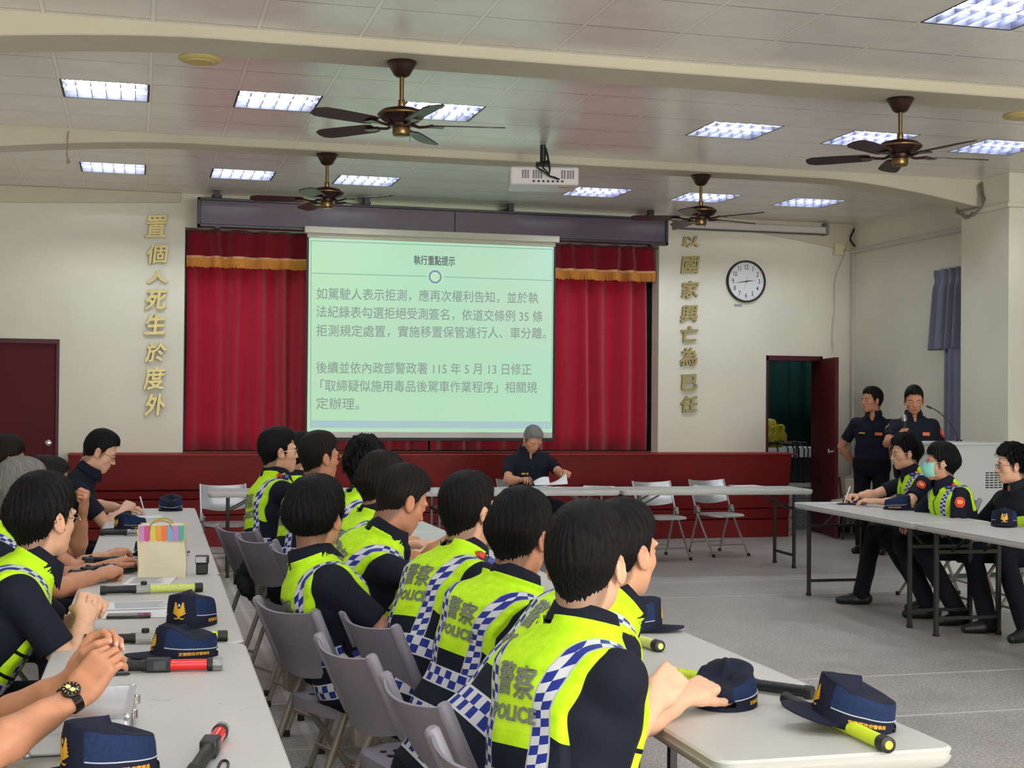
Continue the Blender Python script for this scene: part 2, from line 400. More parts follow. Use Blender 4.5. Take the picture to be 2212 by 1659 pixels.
MB().bbox((OX0+.0, YB+.20, .98), (OX0+.02, YB+.24, OZ1)).bbox((OX0, YB+.02, OZ1-.03), (OX1, YB+.04, OZ1-.02)).build('curtain_wire', mat('black_iron', (25, 23, 25), .5), va)

# ------------------------------------------------------------------ projection screen with the slide
SX0, SX1, SZ0, SZ1, SY = 1.73, 4.472, 1.125, 3.262, 14.85
scr = thing('projection_screen', 'pulled-down white projection screen showing a pale green slide in front of the stage', 'projection screen', (3.1, SY, 0))
def loc(p): return (p[0]-3.1, p[1]-SY, p[2])
def relbox(mb, a, b): return mb.bbox(loc(a), loc(b))
relbox(relbox(MB(), (SX0-.03, SY-.06, 3.305), (SX1+.03, SY+.06, 3.375)), (SX0, SY-.012, SZ1), (SX1, SY+.012, 3.31)).build('roller_case', mat('screen_case', (190, 186, 172), .5), scr, bevel=.006)
m = mat('slide_green_glow', (225, 235, 225), .8, spec=.1); n = NT(m)
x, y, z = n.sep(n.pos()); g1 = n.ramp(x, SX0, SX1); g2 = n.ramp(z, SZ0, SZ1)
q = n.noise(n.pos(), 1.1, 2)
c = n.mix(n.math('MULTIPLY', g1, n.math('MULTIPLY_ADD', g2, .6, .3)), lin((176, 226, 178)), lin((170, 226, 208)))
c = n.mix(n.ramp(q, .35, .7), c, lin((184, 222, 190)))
n.link(c, n.b.inputs['Emission Color']); n.b.inputs['Emission Strength'].default_value = .77; n.b.inputs['Base Color'].default_value = (.12, .12, .12, 1)  # projected image put in as glow of the cloth, no projector beam
M_SLIDE = m
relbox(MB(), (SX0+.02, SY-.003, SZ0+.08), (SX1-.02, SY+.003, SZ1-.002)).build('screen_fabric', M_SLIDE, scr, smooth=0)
relbox(MB(), (SX0+.02, SY-.003, SZ0+.02), (SX1-.02, SY+.003, SZ0+.08)).build('screen_margin', mat('unlit_screen', (205, 198, 196), .8), scr, smooth=0)
mb = MB(); relbox(mb, (SX0-.005, SY-.004, SZ0), (SX0+.02, SY+.006, SZ1)); relbox(mb, (SX1-.02, SY-.004, SZ0), (SX1+.005, SY+.006, SZ1)); relbox(mb, (SX0-.005, SY-.008, SZ0-.015), (SX1+.005, SY+.012, SZ0+.02))
mb.build('screen_border', mat('screen_black', (28, 26, 30), .6), scr, bevel=.002)
def emis(name, c, s): return mat(name, (20, 20, 20), .9, spec=0, emit=(c, s*.86))  # slide marks glow as well, in place of projected light
M_TXT = emis('slide_text_grey', (152, 166, 160), .9); M_TTL = emis('slide_title_grey', (108, 118, 120), .9); M_BAR = emis('slide_bar_blue', (178, 208, 212), .9); M_LINE = emis('slide_line', (140, 178, 160), .9); M_PALE = emis('slide_pale', (205, 240, 205), .9)
def sl(px, py, dy=.006): p = aty(px, py, SY-dy); return p
def strip(mb, a, b, w_):   # thin line between two slide points
    a, b = Vector(a), Vector(b); d = (b-a).normalized(); nrm = Vector((d.z, 0, -d.x))*w_/2
    mb.add([a+nrm, a-nrm, b-nrm, b+nrm], [(0, 1, 2, 3)])
def rel(mb): return mb.xf(Matrix.Translation((-3.1, -SY, 0)))
# text lines: (left px, right px, baseline centre y px at left and right, text)
for k, (x0, x1, y0, y1, t) in enumerate(((684, 1163, 636, 646, '如駕駛人表示拒測，應再次權利告知，並於執'), (683, 1172, 675, 686, '法紀錄表勾選拒絕受測簽名，依道交條例 35 條'),
        (683, 1180, 716, 722, '拒測規定處置，實施移置保管進行人、車分離。'), (683, 1148, 796, 800, '後續並依內政部警政署 115 年 5 月 13 日修正'),
        (692, 1160, 835, 839, '「取締疑似施用毒品後駕車作業程序」相關規'), (683, 776, 873, 875, '定辦理。'))):
    a, b = sl(x0, y0), sl(x1, y1); h = .130
    vs, fs = glyphs(t, h, align='LEFT', bold=.0008, res=2)
    mx = max(v[0] for v in vs); mn = min(v[0] for v in vs); L = (b.x-a.x); sx = L/(mx-mn)
    mb = MB(); mb.add([(a.x+(v[0]-mn)*sx, a.y, a.z+v[1]*1.04+(b.z-a.z)*(v[0]-mn)/(mx-mn)) for v in vs], fs)
    rel(mb).build('slide_text', M_TXT, scr, smooth=0, fix=False)
a, b = sl(894, 563), sl(983, 565); vs, fs = glyphs('執行重點提示', .11, align='LEFT', bold=.0022, res=2); mx = max(v[0] for v in vs); mn = min(v[0] for v in vs); mb = MB()
mb.add([(a.x+(v[0]-mn)*(b.x-a.x)/(mx-mn), a.y, a.z+v[1]) for v in vs], fs); rel(mb).build('slide_title', M_TTL, scr, smooth=0, fix=False)
mb = MB()
for p, q in (((672, 520), (1194, 539)), ((672, 520), (671, 925)), ((1194, 539), (1191, 920)), ((673, 590), (922, 597)), ((957, 598), (1192, 606))): strip(mb, sl(*p, .005), sl(*q, .005), .007)
rel(mb).build('slide_frame_line', M_LINE, scr, smooth=0, fix=False)
def ring(mb, c, r0, r1, n=40):
    V = []
    for k in range(n):
        for r in (r0, r1): V.append((c.x+r*math.cos(2*math.pi*k/n), c.y, c.z+r*math.sin(2*math.pi*k/n)))
    mb.add(V, [(2*k, 2*k+1, (2*k+3) % (2*n), (2*k+2) % (2*n)) for k in range(n)])
mb = MB(); ring(mb, sl(940, 598, .007), .0, .092); rel(mb).build('slide_circle', M_PALE, scr, smooth=0, fix=False)
mb = MB(); ring(mb, sl(940, 598, .009), .052, .073); rel(mb).build('slide_ring', emis('slide_ring_blue', (128, 162, 178), .9), scr, smooth=0, fix=False)
mb = MB(); a, b = sl(671, 908, .005), sl(1191, 926, .005); relbox(mb, (a.x, SY-.006, b.z), (b.x, SY-.0045, a.z)); mb.build('slide_bar', M_BAR, scr, smooth=0)
mb = MB()
for k in (0, 1):
    c = sl(1176+9*k, 920, .008); strip(mb, c+Vector((-.008, 0, .02)), c+Vector((.008, 0, 0)), .006); strip(mb, c+Vector((.008, 0, 0)), c+Vector((-.008, 0, -.02)), .006)
rel(mb).build('slide_arrow', M_PALE, scr, smooth=0, fix=False)

# ------------------------------------------------------------------ long dark LED sign above the stage
led = thing('led_sign', 'long dark unlit LED message board hung above the stage', 'sign', (3.21, 14.9, 3.33))
LX0, LX1, LZ0, LZ1 = .597, 5.82, 3.335, 3.64
def L_(p): return (p[0]-3.21, p[1]-14.9, p[2]-3.33)
m = mat('led_panel', (52, 42, 56), .38, spec=.5); n = NT(m); x, y, z = n.sep(n.pos())
g = n.math('MULTIPLY', n.math('LESS_THAN', n.math('FRACT', n.math('MULTIPLY', x, 60)), .5), n.math('LESS_THAN', n.math('FRACT', n.math('MULTIPLY', z, 60)), .5))
n.color(n.mix(g, lin((84, 70, 88)), lin((72, 56, 70))))
for a, b in ((LX0+.03, 3.335), (3.345, LX1-.03)): MB().bbox(L_((a, 14.905, LZ0+.03)), L_((b, 14.96, LZ1-.025))).build('display_panel', m, led, smooth=0)
mb = MB().bbox(L_((LX0, 14.88, LZ0)), L_((LX1, 15.0, LZ0+.032))).bbox(L_((LX0, 14.88, LZ1-.028)), L_((LX1, 15.0, LZ1))).bbox(L_((LX0, 14.88, LZ0)), L_((LX0+.032, 15.0, LZ1))).bbox(L_((LX1-.032, 14.88, LZ0)), L_((LX1, 15.0, LZ1))).bbox(L_((3.335, 14.9, LZ0)), L_((3.345, 14.97, LZ1))).bbox(L_((LX0+.02, 14.965, LZ0+.02)), L_((LX1-.02, 15.0, LZ1-.02)))
mb.build('sign_frame', mat('led_frame', (38, 30, 46), .35), led, bevel=.005)
for xx in (.8, 2.378, 3.983, 5.635):
    MB().bbox(L_((xx-.03, 14.93, LZ1-.01)), L_((xx+.03, 15.02, CZ-.0))).bbox(L_((xx-.05, 14.99, LZ1+.02)), L_((xx+.05, YB, LZ1+.05))).build('bracket', mat('black_steel', (30, 28, 34), .45), led, bevel=.003)
    MB().bbox(L_((xx-.03, 14.87, LZ0-.018)), L_((xx+.03, 14.99, LZ0+.005))).build('clamp', mat('black_steel', (30, 28, 34), .45), led, bevel=.003)
# roller-shade case high on the wall by the clock
rc = thing('roller_screen_case', 'long white roller screen case high on the wall above the clock', 'screen case', (7.0, 15.2, 3.62))
MB().bbox((-.95, -.05, -.045), (.95, .06, .045)).build('case_body', mat('case_white', (196, 190, 186), .45), rc, bevel=.02, seg=3)
for s_ in (-1, 1): MB().bbox((s_*.95-.02, -.06, -.055), (s_*.95+.02, .1, .09)).build('end_bracket', mat('grey_bracket', (130, 126, 122), .5), rc, bevel=.004)
MB().bbox((-.93, -.052, -.056), (.93, .0, -.044)).build('pull_bar', mat('grey_dark', (80, 78, 78), .5), rc)

# ------------------------------------------------------------------ brass characters on the wall
M_BRASS = mat('brass', (176, 160, 108), .34, metal=.45, noise=(8, .08)); M_BRASSD = mat('brass_side', (128, 104, 52), .4, metal=.7)

def characters(seq, side, cx):
    for i, (t, px, py, hh) in enumerate(seq):
        c = aty(px, py, YB-.022); mb = MB(); dense = t in '置個國家興為任度於'
        vs, fs = glyphs(t, .235, extrude=.014, bevel=.001, res=2, bold=.0048 if dense else .0075)
        zz = max(v[1] for v in vs); zn = min(v[1] for v in vs); ym = (zz+zn)/2; xm = (max(v[0] for v in vs)+min(v[0] for v in vs))/2
        k = .0051*hh/(zz-zn); kx = .0051*42/(max(v[0] for v in vs)-min(v[0] for v in vs))
        sh = Matrix(((1, .10, 0), (.06, 1, 0), (0, 0, 1)))
        pts = [sh @ Vector(((v[0]-xm)*kx, (v[1]-ym)*k, v[2])) for v in vs]
        mb.add([FACE @ p for p in pts], fs)
        for j, f in enumerate(fs):
            fr = all(vs[q][2] > .011 for q in f); mb.mi[j] = 0 if fr else 1
        o = mb.build('brass_character', [M_BRASS, M_BRASSD], smooth=30, loc=None, fix=False); o.location = c
        where = ['topmost', 'second from top', 'third from top', 'fourth from top', 'fourth from bottom', 'third from bottom', 'second from bottom', 'lowest'][i]
        tag(o, 'brass character %s, %s in the column %s of the stage' % (t, where, side), 'sign character', 'brass characters %s of the stage' % side)
characters([('置', 338, 489, 47), ('個', 339, 549, 40), ('人', 341, 598, 28), ('死', 337, 648, 42), ('生', 336, 700, 44), ('於', 337, 761, 41), ('度', 334, 817, 48), ('外', 336, 874, 46)], 'left', 0)
characters([('以', 1492, 522, 26), ('國', 1491, 572, 40), ('家', 1491, 625, 40), ('興', 1489, 677, 40), ('亡', 1489, 721, 36), ('為', 1488, 771, 43), ('已', 1489, 826, 38), ('任', 1488, 873, 38)], 'right', 0)

# ------------------------------------------------------------------ clock
cc = Vector((6.961, YB, 2.99)); ck = thing('wall_clock', 'round white wall clock with black rim showing about quarter to three', 'clock', cc)
ROT = Matrix.Rotation(R_(90), 3, 'X')
MB().lathe([(.25, 0), (.25, .03), (.243, .042), (.232, .042), (.226, .03), (.226, 0)], (0, 0, 0), 64, ROT).build('rim', mat('clock_rim', (34, 26, 30), .3), ck, smooth=40)
MB().lathe([(.0005, .0), (.229, 0), (.229, .02), (.0005, .02)], (0, 0, 0), 64, ROT).build('dial', mat('clock_dial', (222, 224, 228), .5), ck)
mb = MB()
for h in range(1, 13):
    a = R_(90-30*h); text_on(mb, str(h), .078, at((.168*math.cos(a), -.0215, .168*math.sin(a)), FACE), sx=.72, offset=.0008)
mb.build('numerals', mat('ink', (24, 22, 26), .6), ck, smooth=0, fix=False); mb = MB()
for k in range(60):
    a = R_(6*k); l = .016 if k % 5 == 0 else .007; d = Vector((math.cos(a), 0, math.sin(a))); mb.bar(d*(.218-l)+Vector((0, -.021, 0)), d*.218+Vector((0, -.021, 0)), .004 if k % 5 == 0 else .0025, .001, (0, 1, 0))
mb.build('minute_marks', mat('ink', (24, 22, 26), .6), ck, smooth=0)
def hand(ang, l, tail, w_, nm, yy):
    a = R_(90-ang); d = Vector((math.cos(a), 0, math.sin(a))); s_ = Vector((-d.z, 0, d.x)); o = Vector((0, yy, 0))
    MB().add([o-d*tail+s_*w_*.4, o-d*tail-s_*w_*.4, o-s_*w_, o+d*l, o+s_*w_]+[p+Vector((0, -.002, 0)) for p in (o-d*tail+s_*w_*.4, o-d*tail-s_*w_*.4, o-s_*w_, o+d*l, o+s_*w_)],
             [(0, 1, 2, 3, 4), (9, 8, 7, 6, 5), (0, 5, 6, 1), (1, 6, 7, 2), (2, 7, 8, 3), (3, 8, 9, 4), (4, 9, 5, 0)]).build(nm, mat('ink', (24, 22, 26), .6), ck, smooth=0)
hand(82, .115, .03, .008, 'hour_hand', -.024); hand(262, .17, .03, .006, 'minute_hand', -.027); hand(195, .1, .06, .0016, 'second_hand', -.03)
lb = MB().bbox((6.82, YB-.004, 2.69), (6.915, YB, 2.722)).build('wall_tag', mat('grey_tag', (150, 150, 160), .5)); tag(lb, 'small grey asset tag stuck on the wall under the clock', 'tag')

# ------------------------------------------------------------------ doors
M_DOOR = mat('maroon_door', (84, 14, 24), .6, spec=.25, noise=(1.5, .06)); M_DFR = mat('maroon_frame', (72, 16, 26), .5)
CHROME = mat('chrome', (205, 200, 195), .2, metal=1)
d1 = struct(MB().bbox((EX0+.04, YB+.03, .01), (EX1-.035, YB+.075, EZ-.04)).build('door_1', M_DOOR, bevel=.003))
MB().bbox((EX0, YB-.01, 0), (EX0+.045, YB+.1, EZ)).bbox((EX1-.035, YB-.004, 0), (EX1, YB+.1, EZ)).bbox((EX0, YB-.01, EZ-.05), (EX1, YB+.1, EZ)).build('door_frame', M_DFR, d1, bevel=.003)
def knob(parent, p, d):
    q = Vector((0, 0, 1)).rotation_difference(Vector(d)).to_matrix()
    return MB().lathe([(.0005, 0), (.033, 0), (.033, .006), (.014, .012), (.013, .03), (.024, .04), (.028, .052), (.024, .064), (.01, .068), (.0005, .068)], p, 20, q).build('door_knob', CHROME, parent)
kp = aty(104, 957, YB+.03); knob(d1, kp, (0, -1, 0))
fr = struct(MB().bbox((DX0-.0, YB-.012, 0), (DX0+.03, YB+T, DZ)).bbox((DX1-.03, YB-.012, 0), (DX1, YB+T, DZ)).bbox((DX0, YB-.012, DZ-.06), (DX1, YB+T, DZ)).build('trim_10', M_DFR, bevel=.003))
la = math.atan2(-.975, -.245); ld = Vector((math.cos(la), math.sin(la), 0)); ln = Vector((-ld.y, ld.x, 0)); hp = Vector((DX1-.02, YB-.02, 0))
LM = Matrix((ld, ln, Vector((0, 0, 1)))).transposed()
d2 = struct(MB().box(hp+ld*.375+Vector((0, 0, 1.055)), (.75, .042, 2.06), LM).build('door_2', M_DOOR, bevel=.003))
for s_ in (1, -1): knob(d2, hp+ld*.69+ln*.021*s_+Vector((0, 0, 1.0)), ln*s_)
# the store room beyond the open doorway
M_DK = mat('store_wall', (118, 122, 116), .9); M_GR = cloth_mat('green_drape', (18, 52, 48), 0)
struct(MB().bbox((6.3, YB+2.0, 0), (9.2, YB+2.1, 3)).build('wall_store_back', M_DK)); struct(MB().bbox((9.1, YB+T, 0), (9.2, YB+2.0, 3)).build('wall_store_right', M_DK)); struct(MB().bbox((6.3, YB+T, 0), (6.4, YB+2.0, 3)).build('wall_store_left', M_DK)); struct(MB().bbox((6.3, YB+T, 2.9), (9.2, YB+2.1, 3)).build('ceiling_store', M_DK))
o = MB().sheet(pleat_fn(6.9, 8.95, YB+1.6, 1.0, 2.75, .02, .17, 2, .1), 150, 3, .004).build('drape', M_GR, smooth=180); tag(o, 'dark green drape hanging inside the store room beyond the doorway', 'drape')
tb = thing('store_counter', 'white counter with dark front inside the dark store room', 'counter', (7.95, YB+.95, 0))
MB().bbox((-.8, -.33, .88), (.42, .3, 1.0)).build('counter_top', mat('store_white', (206, 208, 214), .5), tb, bevel=.006)
MB().bbox((-.78, -.25, .55), (.4, .28, .88)).build('dark_front', mat('store_dark', (40, 40, 44), .6), tb)
MB().bbox((-.78, -.3, 0), (.28, .28, .56)).build('cabinet', mat('store_panel', (200, 200, 196), .6), tb, bevel=.004)
gr = MB()
for i in range(9): gr.bar((0, 0, .06*i), (.0, .24, .06*i), .012, .03)
for i in range(5): gr.bar((0, .06*i, -.01), (0, .06*i, .5), .012, .012, (1, 0, 0))
go = gr.build('grey_grating', mat('grey_plastic', (96, 96, 106), .6)); go.location = (8.08, YB+.42, .03); go.rotation_euler = (0, R_(12), R_(60)); tag(go, 'grey plastic grating leaning against the store room cabinet', 'grating')
area('store_fill', (8.2, YB+1.2, 2.85), (.6, .6), 8, (.9, .97, 1.0), (0, 0, 0))  # unseen fill added to brighten the store room
sp = thing('speaker', 'small black loudspeaker with round yellow cone inside the store room', 'speaker', (7.42, YB+1.0, 1.0))
MB().bbox((-.13, -.1, 0), (.13, .1, .36)).build('speaker_box', mat('speaker_black', (26, 26, 28), .6), sp, bevel=.015)
MB().lathe([(.0005, .02), (.03, .02), (.075, .0), (.085, .008), (.085, -.01)], (0, -.11, .14), 28, ROT).build('speaker_cone', mat('speaker_yellow', (190, 150, 50), .5), sp)
MB().tube([(-.06, 0, .36), (-.06, 0, .4), (.06, 0, .4), (.06, 0, .36)], .012, 8).build('handle', mat('speaker_black', (26, 26, 28), .6), sp)
def blob_mesh(name, m, pts, seed, amp, c, n=18):
    r = random.Random(seed); mb = MB(); mb.ball((0, 0, 0), 1, n)
    o = []
    for p in mb.v:
        v = Vector(p); k = 1+amp*noise.noise(v*1.7+Vector((seed, 0, 0)))+amp*.5*noise.noise(v*5+Vector((seed, 9, 0)))
        o.append(tuple(v[i]*pts[i]*k for i in range(3)))
    mb.v = o; q = mb.build(name, m, smooth=50); q.location = c; return q
yb = blob_mesh('plastic_bag', mat('yellow_plastic', (170, 160, 30), .35, spec=.5), (.17, .14, .17), 4, .5, (7.74, YB+.9, 1.15)); tag(yb, 'crumpled yellow plastic bag on the store room counter', 'bag')
mb = MB(); r = random.Random(5)
for k in range(16):
    x0 = 7.62+r.random()*.48; pts = [(x0+.1*r.uniform(-1, 1)*t*3, YB+.8-.1*t*2-r.random()*.08, 1.03+.05*r.random()) for t in (0, .3, .6)]
    if k % 2: pts += [(pts[-1][0]+.01, YB+.6, .98), (pts[-1][0]+.02*r.uniform(-1, 1), YB+.6, .98-r.uniform(.1, .45))]
    mb.tube(pts, .009, 6)
o = mb.build('cable_tangle', mat('cable_black', (18, 18, 20), .5)); tag(o, 'tangle of black cables spilling over the store room counter edge', 'cables')
o = MB().tube([(7.78, YB+.58, .95), (7.79, YB+.57, .6), (7.8, YB+.56, .4), (7.81, YB+.56, .33)], [.008, .008, .01, .016], 8).build('hanging_plug', mat('cable_black', (18, 18, 20), .5)); tag(o, 'long black cable with a plug hanging before the store room cabinet', 'cable')

# ------------------------------------------------------------------ junction box and loose cables
jb = MB().bbox((8.10, YB-.06, 3.34), (8.22, YB, 3.48)).build('junction_box', mat('cream_box', (216, 208, 168), .5), bevel=.006); tag(jb, 'cream junction box near the ceiling corner with cables', 'junction box')
def wav(pts, n=40, amp=.006, seed=0):
    r = random.Random(seed); P = [Vector(p) for p in pts]; out = []
    ph = r.uniform(0, 9)
    for i in range(n+1):
        t = i/n*(len(P)-1); k = min(int(t), len(P)-2); u = t-k
        p0, p1, p2, p3 = P[max(k-1, 0)], P[k], P[k+1], P[min(k+2, len(P)-1)]
        q = .5*((2*p1)+(p2-p0)*u+(2*p0-5*p1+4*p2-p3)*u*u+(3*p1-p0-3*p2+p3)*u*u*u)
        out.append(q+Vector((math.sin(t*5+ph), 0, math.cos(t*7+ph)))*amp)
    return out
mb = MB()
for k in range(4): mb.tube(wav([aty(1850+k*2, 483, YB-.03-.01*k), aty(1836+2*k, 505, YB-.05), aty(1826, 545, YB-.04), aty(1806, 600, YB-.03), aty(1800, 690, YB-.02), aty(1798, 760, YB-.02)], 40, .008, k), .005, 6)
o = mb.build('cable_bundle', mat('cable_cream', (196, 188, 180), .6)); tag(o, 'pale twisted cables running down the wall above the open door', 'cables')
mb = MB()
for k in range(2): mb.tube(wav([aty(1852, 486, YB-.05), aty(1840, 505, YB-.06), aty(1838, 520, YB-.08), aty(1848, 532, YB-.1)], 24, .004, k+8), .009, 6)
o = mb.build('cable_bundle', mat('cable_black', (18, 18, 20), .5)); tag(o, 'short black cable looping from the ceiling corner into the white duct', 'cables')
mb = MB()
for k in range(5):
    mb.tube(wav([aty(2118+k*3, 392, 11.86), aty(2117+k*2, 415, 11.84), aty(2122+k, 438, 11.8), aty(2106, 458+k, 11.82), aty(2085, 463+k*2, 11.9), aty(2064, 448+k*2, 12.0)], 34, .010, k+20), .006, 6)
o = mb.build('cable_bundle', mat('cable_mix', (110, 100, 92), .6)); tag(o, 'thick bundle of grey cables looping under the beam beside the column', 'cables')
o = MB().tube(wav([aty(148, 283, 11.88), aty(146, 310, 11.87), aty(145, 335, 11.86), aty(148, 352, 11.85)], 16, .003, 3), [.004]*10+[.006]*4+[.014]*3, 6).build('cord', mat('cord_tan', (150, 134, 118), .8)); tag(o, 'thin looped cord dangling from the ceiling beam at upper left', 'cord')
o = MB().tube(wav([(7.37, 14.93, .23), (7.42, 14.92, .2), (7.43, 14.92, .1), (7.39, 14.92, .02)], 14, .002, 3), .008, 6).build('cord', mat('red_cord', (110, 20, 25), .5)); tag(o, 'red cord looped at the low right end of the stage front', 'cord')

# ------------------------------------------------------------------ wall curtain by the column
M_GB = cloth_mat('blue_grey_cloth', (132, 134, 156))
wc = thing('window_curtain', 'blue grey pleated window curtain beside the column', 'curtain', (8.26, 12.9, 2.0))
def wcf(y0, y1, z0, z1, amp, per, flare, seed):
    def fn(u, v):
        yy = y0+(y1-y0)*u; q = 2*math.pi*(yy-y0)/per; s = math.sin(q)+.3*math.sin(2.3*q+seed)
        pin = 1-.55*math.exp(-((v-.86)/.06)**2) if flare else 1
        return (.0-amp*s*pin*(1.2-.4*v), yy-12.9+flare*(1-v)*.10*(1 if u > .5 else 1)*(u-.1), z0+(z1-z0)*v-2.0)
    return fn
MB().sheet(wcf(12.05, 13.28, 2.13, 2.985, .045, .15, 1, 1), 150, 30, .004).build('curtain_valance', M_GB, wc, smooth=180)
MB().sheet(wcf(12.05, 13.1, .35, 2.14, .03, .13, 0, 4), 150, 10, .004).build('curtain_drop', M_GB, wc, smooth=180)
MB().bbox((.03, -.9, .98), (.06, .38, 1.01)).build('curtain_rail', mat('rail_white', (200, 196, 190), .5), wc)
o = MB().bbox((XR-.03, 13.12, 1.9), (XR, 13.17, 2.05)).build('latch', mat('dark_metal', (70, 66, 64), .5)); tag(o, 'small dark latch on the wall beside the curtain', 'latch')
# ================================================================== CEILING FITTINGS
M_TUBE = mat('tube_glow', (255, 255, 255), .5, emit=((236, 242, 248), TUBE_POWER))
M_TROF = mat('troffer_white', (58, 60, 76), .5, spec=.4); M_LOUV = mat('louver', (84, 86, 106), .4, spec=.4)
ROWN = {13.55: 'row nearest the stage', 10.081: 'middle row', 6.522: 'near row', 3.0: 'rear', -.55: 'rear', -3.9: 'rear'}
COLN = {0: 'first', 2: 'second', 4: 'third', 8: 'fourth', 10: 'fifth', 12: 'sixth'}
lt = thing('ceiling_light', 'x', 'light', (0, 0, CZ))
w2 = TS/2-.004
MB().bbox((-w2, -w2, .085), (w2, w2, .1)).bbox((-w2, -w2, 0), (-w2+.012, w2, .1)).bbox((w2-.012, -w2, 0), (w2, w2, .1)).bbox((-w2, -w2, 0), (w2, -w2+.012, .1)).bbox((-w2, w2-.012, 0), (w2, w2, .1)).build('housing', M_TROF, lt, smooth=0)
for k in range(3):
    yy = -.19+.19*k
    MB().tube([(-.27, yy, .055), (.27, yy, .055)], .014, 8).build('tube', M_TUBE, lt)
mb = MB()
for k in range(1, 6): mb.bbox((-w2+TS*k/6-.004, -w2+.01, .004), (-w2+TS*k/6, w2-.01, .036))
for k in (1, 2): mb.bbox((-w2+.01, -w2+TS*k/3-.004, .004), (w2-.01, -w2+TS*k/3, .036))
mb.build('louver', M_LOUV, lt, smooth=0)
first = True
for c, yn in LIGHTS:
    p = (GX0+TS*(c+.5), yn+TS/2, CZ); rear = ROWN[yn] == 'rear'
    lab = 'recessed square louvered ceiling light, %s from the left in the %s' % (COLN[c], ROWN[yn]) if not rear else 'recessed square louvered ceiling light behind the photographer'
    grp = 'recessed ceiling lights' if not rear else 'ceiling lights behind the photographer'
    if first: lt.location = p; lt['label'] = lab; lt['group'] = grp; first = False
    else: dup(lt, p, 0, lab, grp)
# fans
M_BRZ = mat('dark_bronze', (58, 34, 34), .3, metal=.55); M_FBR = mat('antique_brass', (128, 102, 66), .3, metal=.9); M_BLADE = mat('fan_blade', (48, 26, 28), .4, noise=(6, .15))
fan = thing('ceiling_fan', 'x', 'ceiling fan', (0, 0, 0))     # origin at the canopy top
MB().lathe([(.0005, 0), (.092, 0), (.095, -.012), (.088, -.018), (.082, -.03), (.05, -.085), (.03, -.098), (.0005, -.098)], n=28).build('canopy', mat('canopy_bronze', (66, 48, 40), .35, metal=.6), fan)
MB().lathe([(.014, -.09), (.014, -.25)], n=14).lathe([(.02, -.24), (.022, -.25), (.022, -.275), (.02, -.285)], n=14).build('down_rod', M_FBR, fan)
MB().lathe([(.0005, -.28), (.03, -.282), (.06, -.29), (.12, -.305), (.145, -.325), (.148, -.335), (.14, -.35), (.11, -.375), (.075, -.39), (.07, -.41), (.0005, -.41)], n=36).build('motor_housing', M_BRZ, fan)
MB().lathe([(.146, -.326), (.151, -.33), (.151, -.337), (.146, -.341)], n=36, cap=False).build('trim_ring', M_FBR, fan)
MB().lathe([(.0005, -.405), (.05, -.405), (.055, -.415), (.055, -.455), (.05, -.465), (.045, -.468), (.0005, -.468)], n=24).tube([(.05, .0, -.45), (.055, 0, -.5)], .002, 5).build('switch_cup', M_FBR, fan)
for k in range(5):
    a = 2*math.pi*k/5; Mz = Matrix.Rotation(a, 4, 'Z'); mb = MB()
    tilt = Matrix.Rotation(R_(11), 4, 'X')
    out = [(.2, -.05), (.24, -.062), (.5, -.072), (.6, -.07), (.645, -.045), (.655, 0), (.645, .045), (.6, .07), (.5, .072), (.24, .062), (.2, .05)]
    mb.prism(out, -.004, .004); mb.xf(Matrix.Translation((0, 0, -.398)) @ tilt); mb.xf(Mz)
    b = mb.build('blade', M_BLADE, fan, bevel=.002)
    mb = MB().tube([(.07, 0, -.395), (.11, 0, -.41), (.16, 0, -.405), (.2, 0, -.398)], [.012, .009, .009, .011], 8).prism([(.17, -.02), (.26, -.045), (.27, 0), (.26, .045), (.17, .02)], -.41, -.404); mb.xf(Mz)
    mb.build('blade_iron', M_BRZ, b)
FANS = [((1.585, 8.63, CZ-.07), R_(-10), 'brown five-bladed ceiling fan left of the projector, on the nearer beam'), ((1.57, 12.06, CZ-.07), R_(30), 'brown ceiling fan above the left part of the screen, on the far beam'),
        ((5.09, 8.65, CZ-.07), R_(-4), 'brown five-bladed ceiling fan at upper right, on the nearer beam'), ((5.05, 12.1, CZ-.07), R_(18), 'brown ceiling fan above the clock end of the LED board, on the far beam')]
for i, (p, rz, l) in enumerate(FANS):
    if i == 0: fan.location = p; fan.rotation_euler = (0, 0, rz); fan['label'] = l; fan['group'] = 'ceiling fans'
    else: dup(fan, p, rz, l, 'ceiling fans')
# oval plates on the beam soffits
for p, l in ((atz(432, 128, CZ-.075), 'tan round cover plate under the beam at upper left'), (atz(2207, 250, CZ-.075), 'tan round cover plate under the beam at the right picture edge')):
    o = MB().lathe([(.0005, .01), (.13, .01), (.135, 0), (.12, -.012), (.09, -.016), (.085, -.022), (.0005, -.026)], n=32).build('cover_plate', mat('tan_plate', (196, 176, 112), .5)); o.location = p; tag(o, l, 'cover plate', 'ceiling cover plates')
# projector
PR = Vector((3.33, 11.45, 3.36)); pj = thing('projector', 'white ceiling projector with vents and cables on a black mount', 'projector', PR, R_(-12))
MB().bbox((-.29, -.2, -.0), (.29, .2, .155)).build('body', mat('projector_white', (216, 210, 212), .4), pj, bevel=.02, seg=3)
mb = MB()
for x0, nn in ((-.19, 3), (-.1, 4), (.14, 2), (.19, 3)):
    for i in range(nn):
        for j in range(6): mb.bbox((x0+i*.022, -.203, .055+j*.012), (x0+i*.022+.015, -.199, .062+j*.012))
mb.build('vent', mat('vent_dark', (50, 48, 52), .6), pj, smooth=0)
mb = MB()
for i in range(7): mb.bbox((-.1+i*.04, -.204, .022), (-.08+i*.04, -.199, .038))
mb.build('port', mat('port_dark', (20, 20, 22), .5), pj, smooth=0)
MB().bbox((.13, -.12, -.003), (.22, -.06, .001)).build('sticker', mat('orange_sticker', (190, 150, 50), .5), pj)
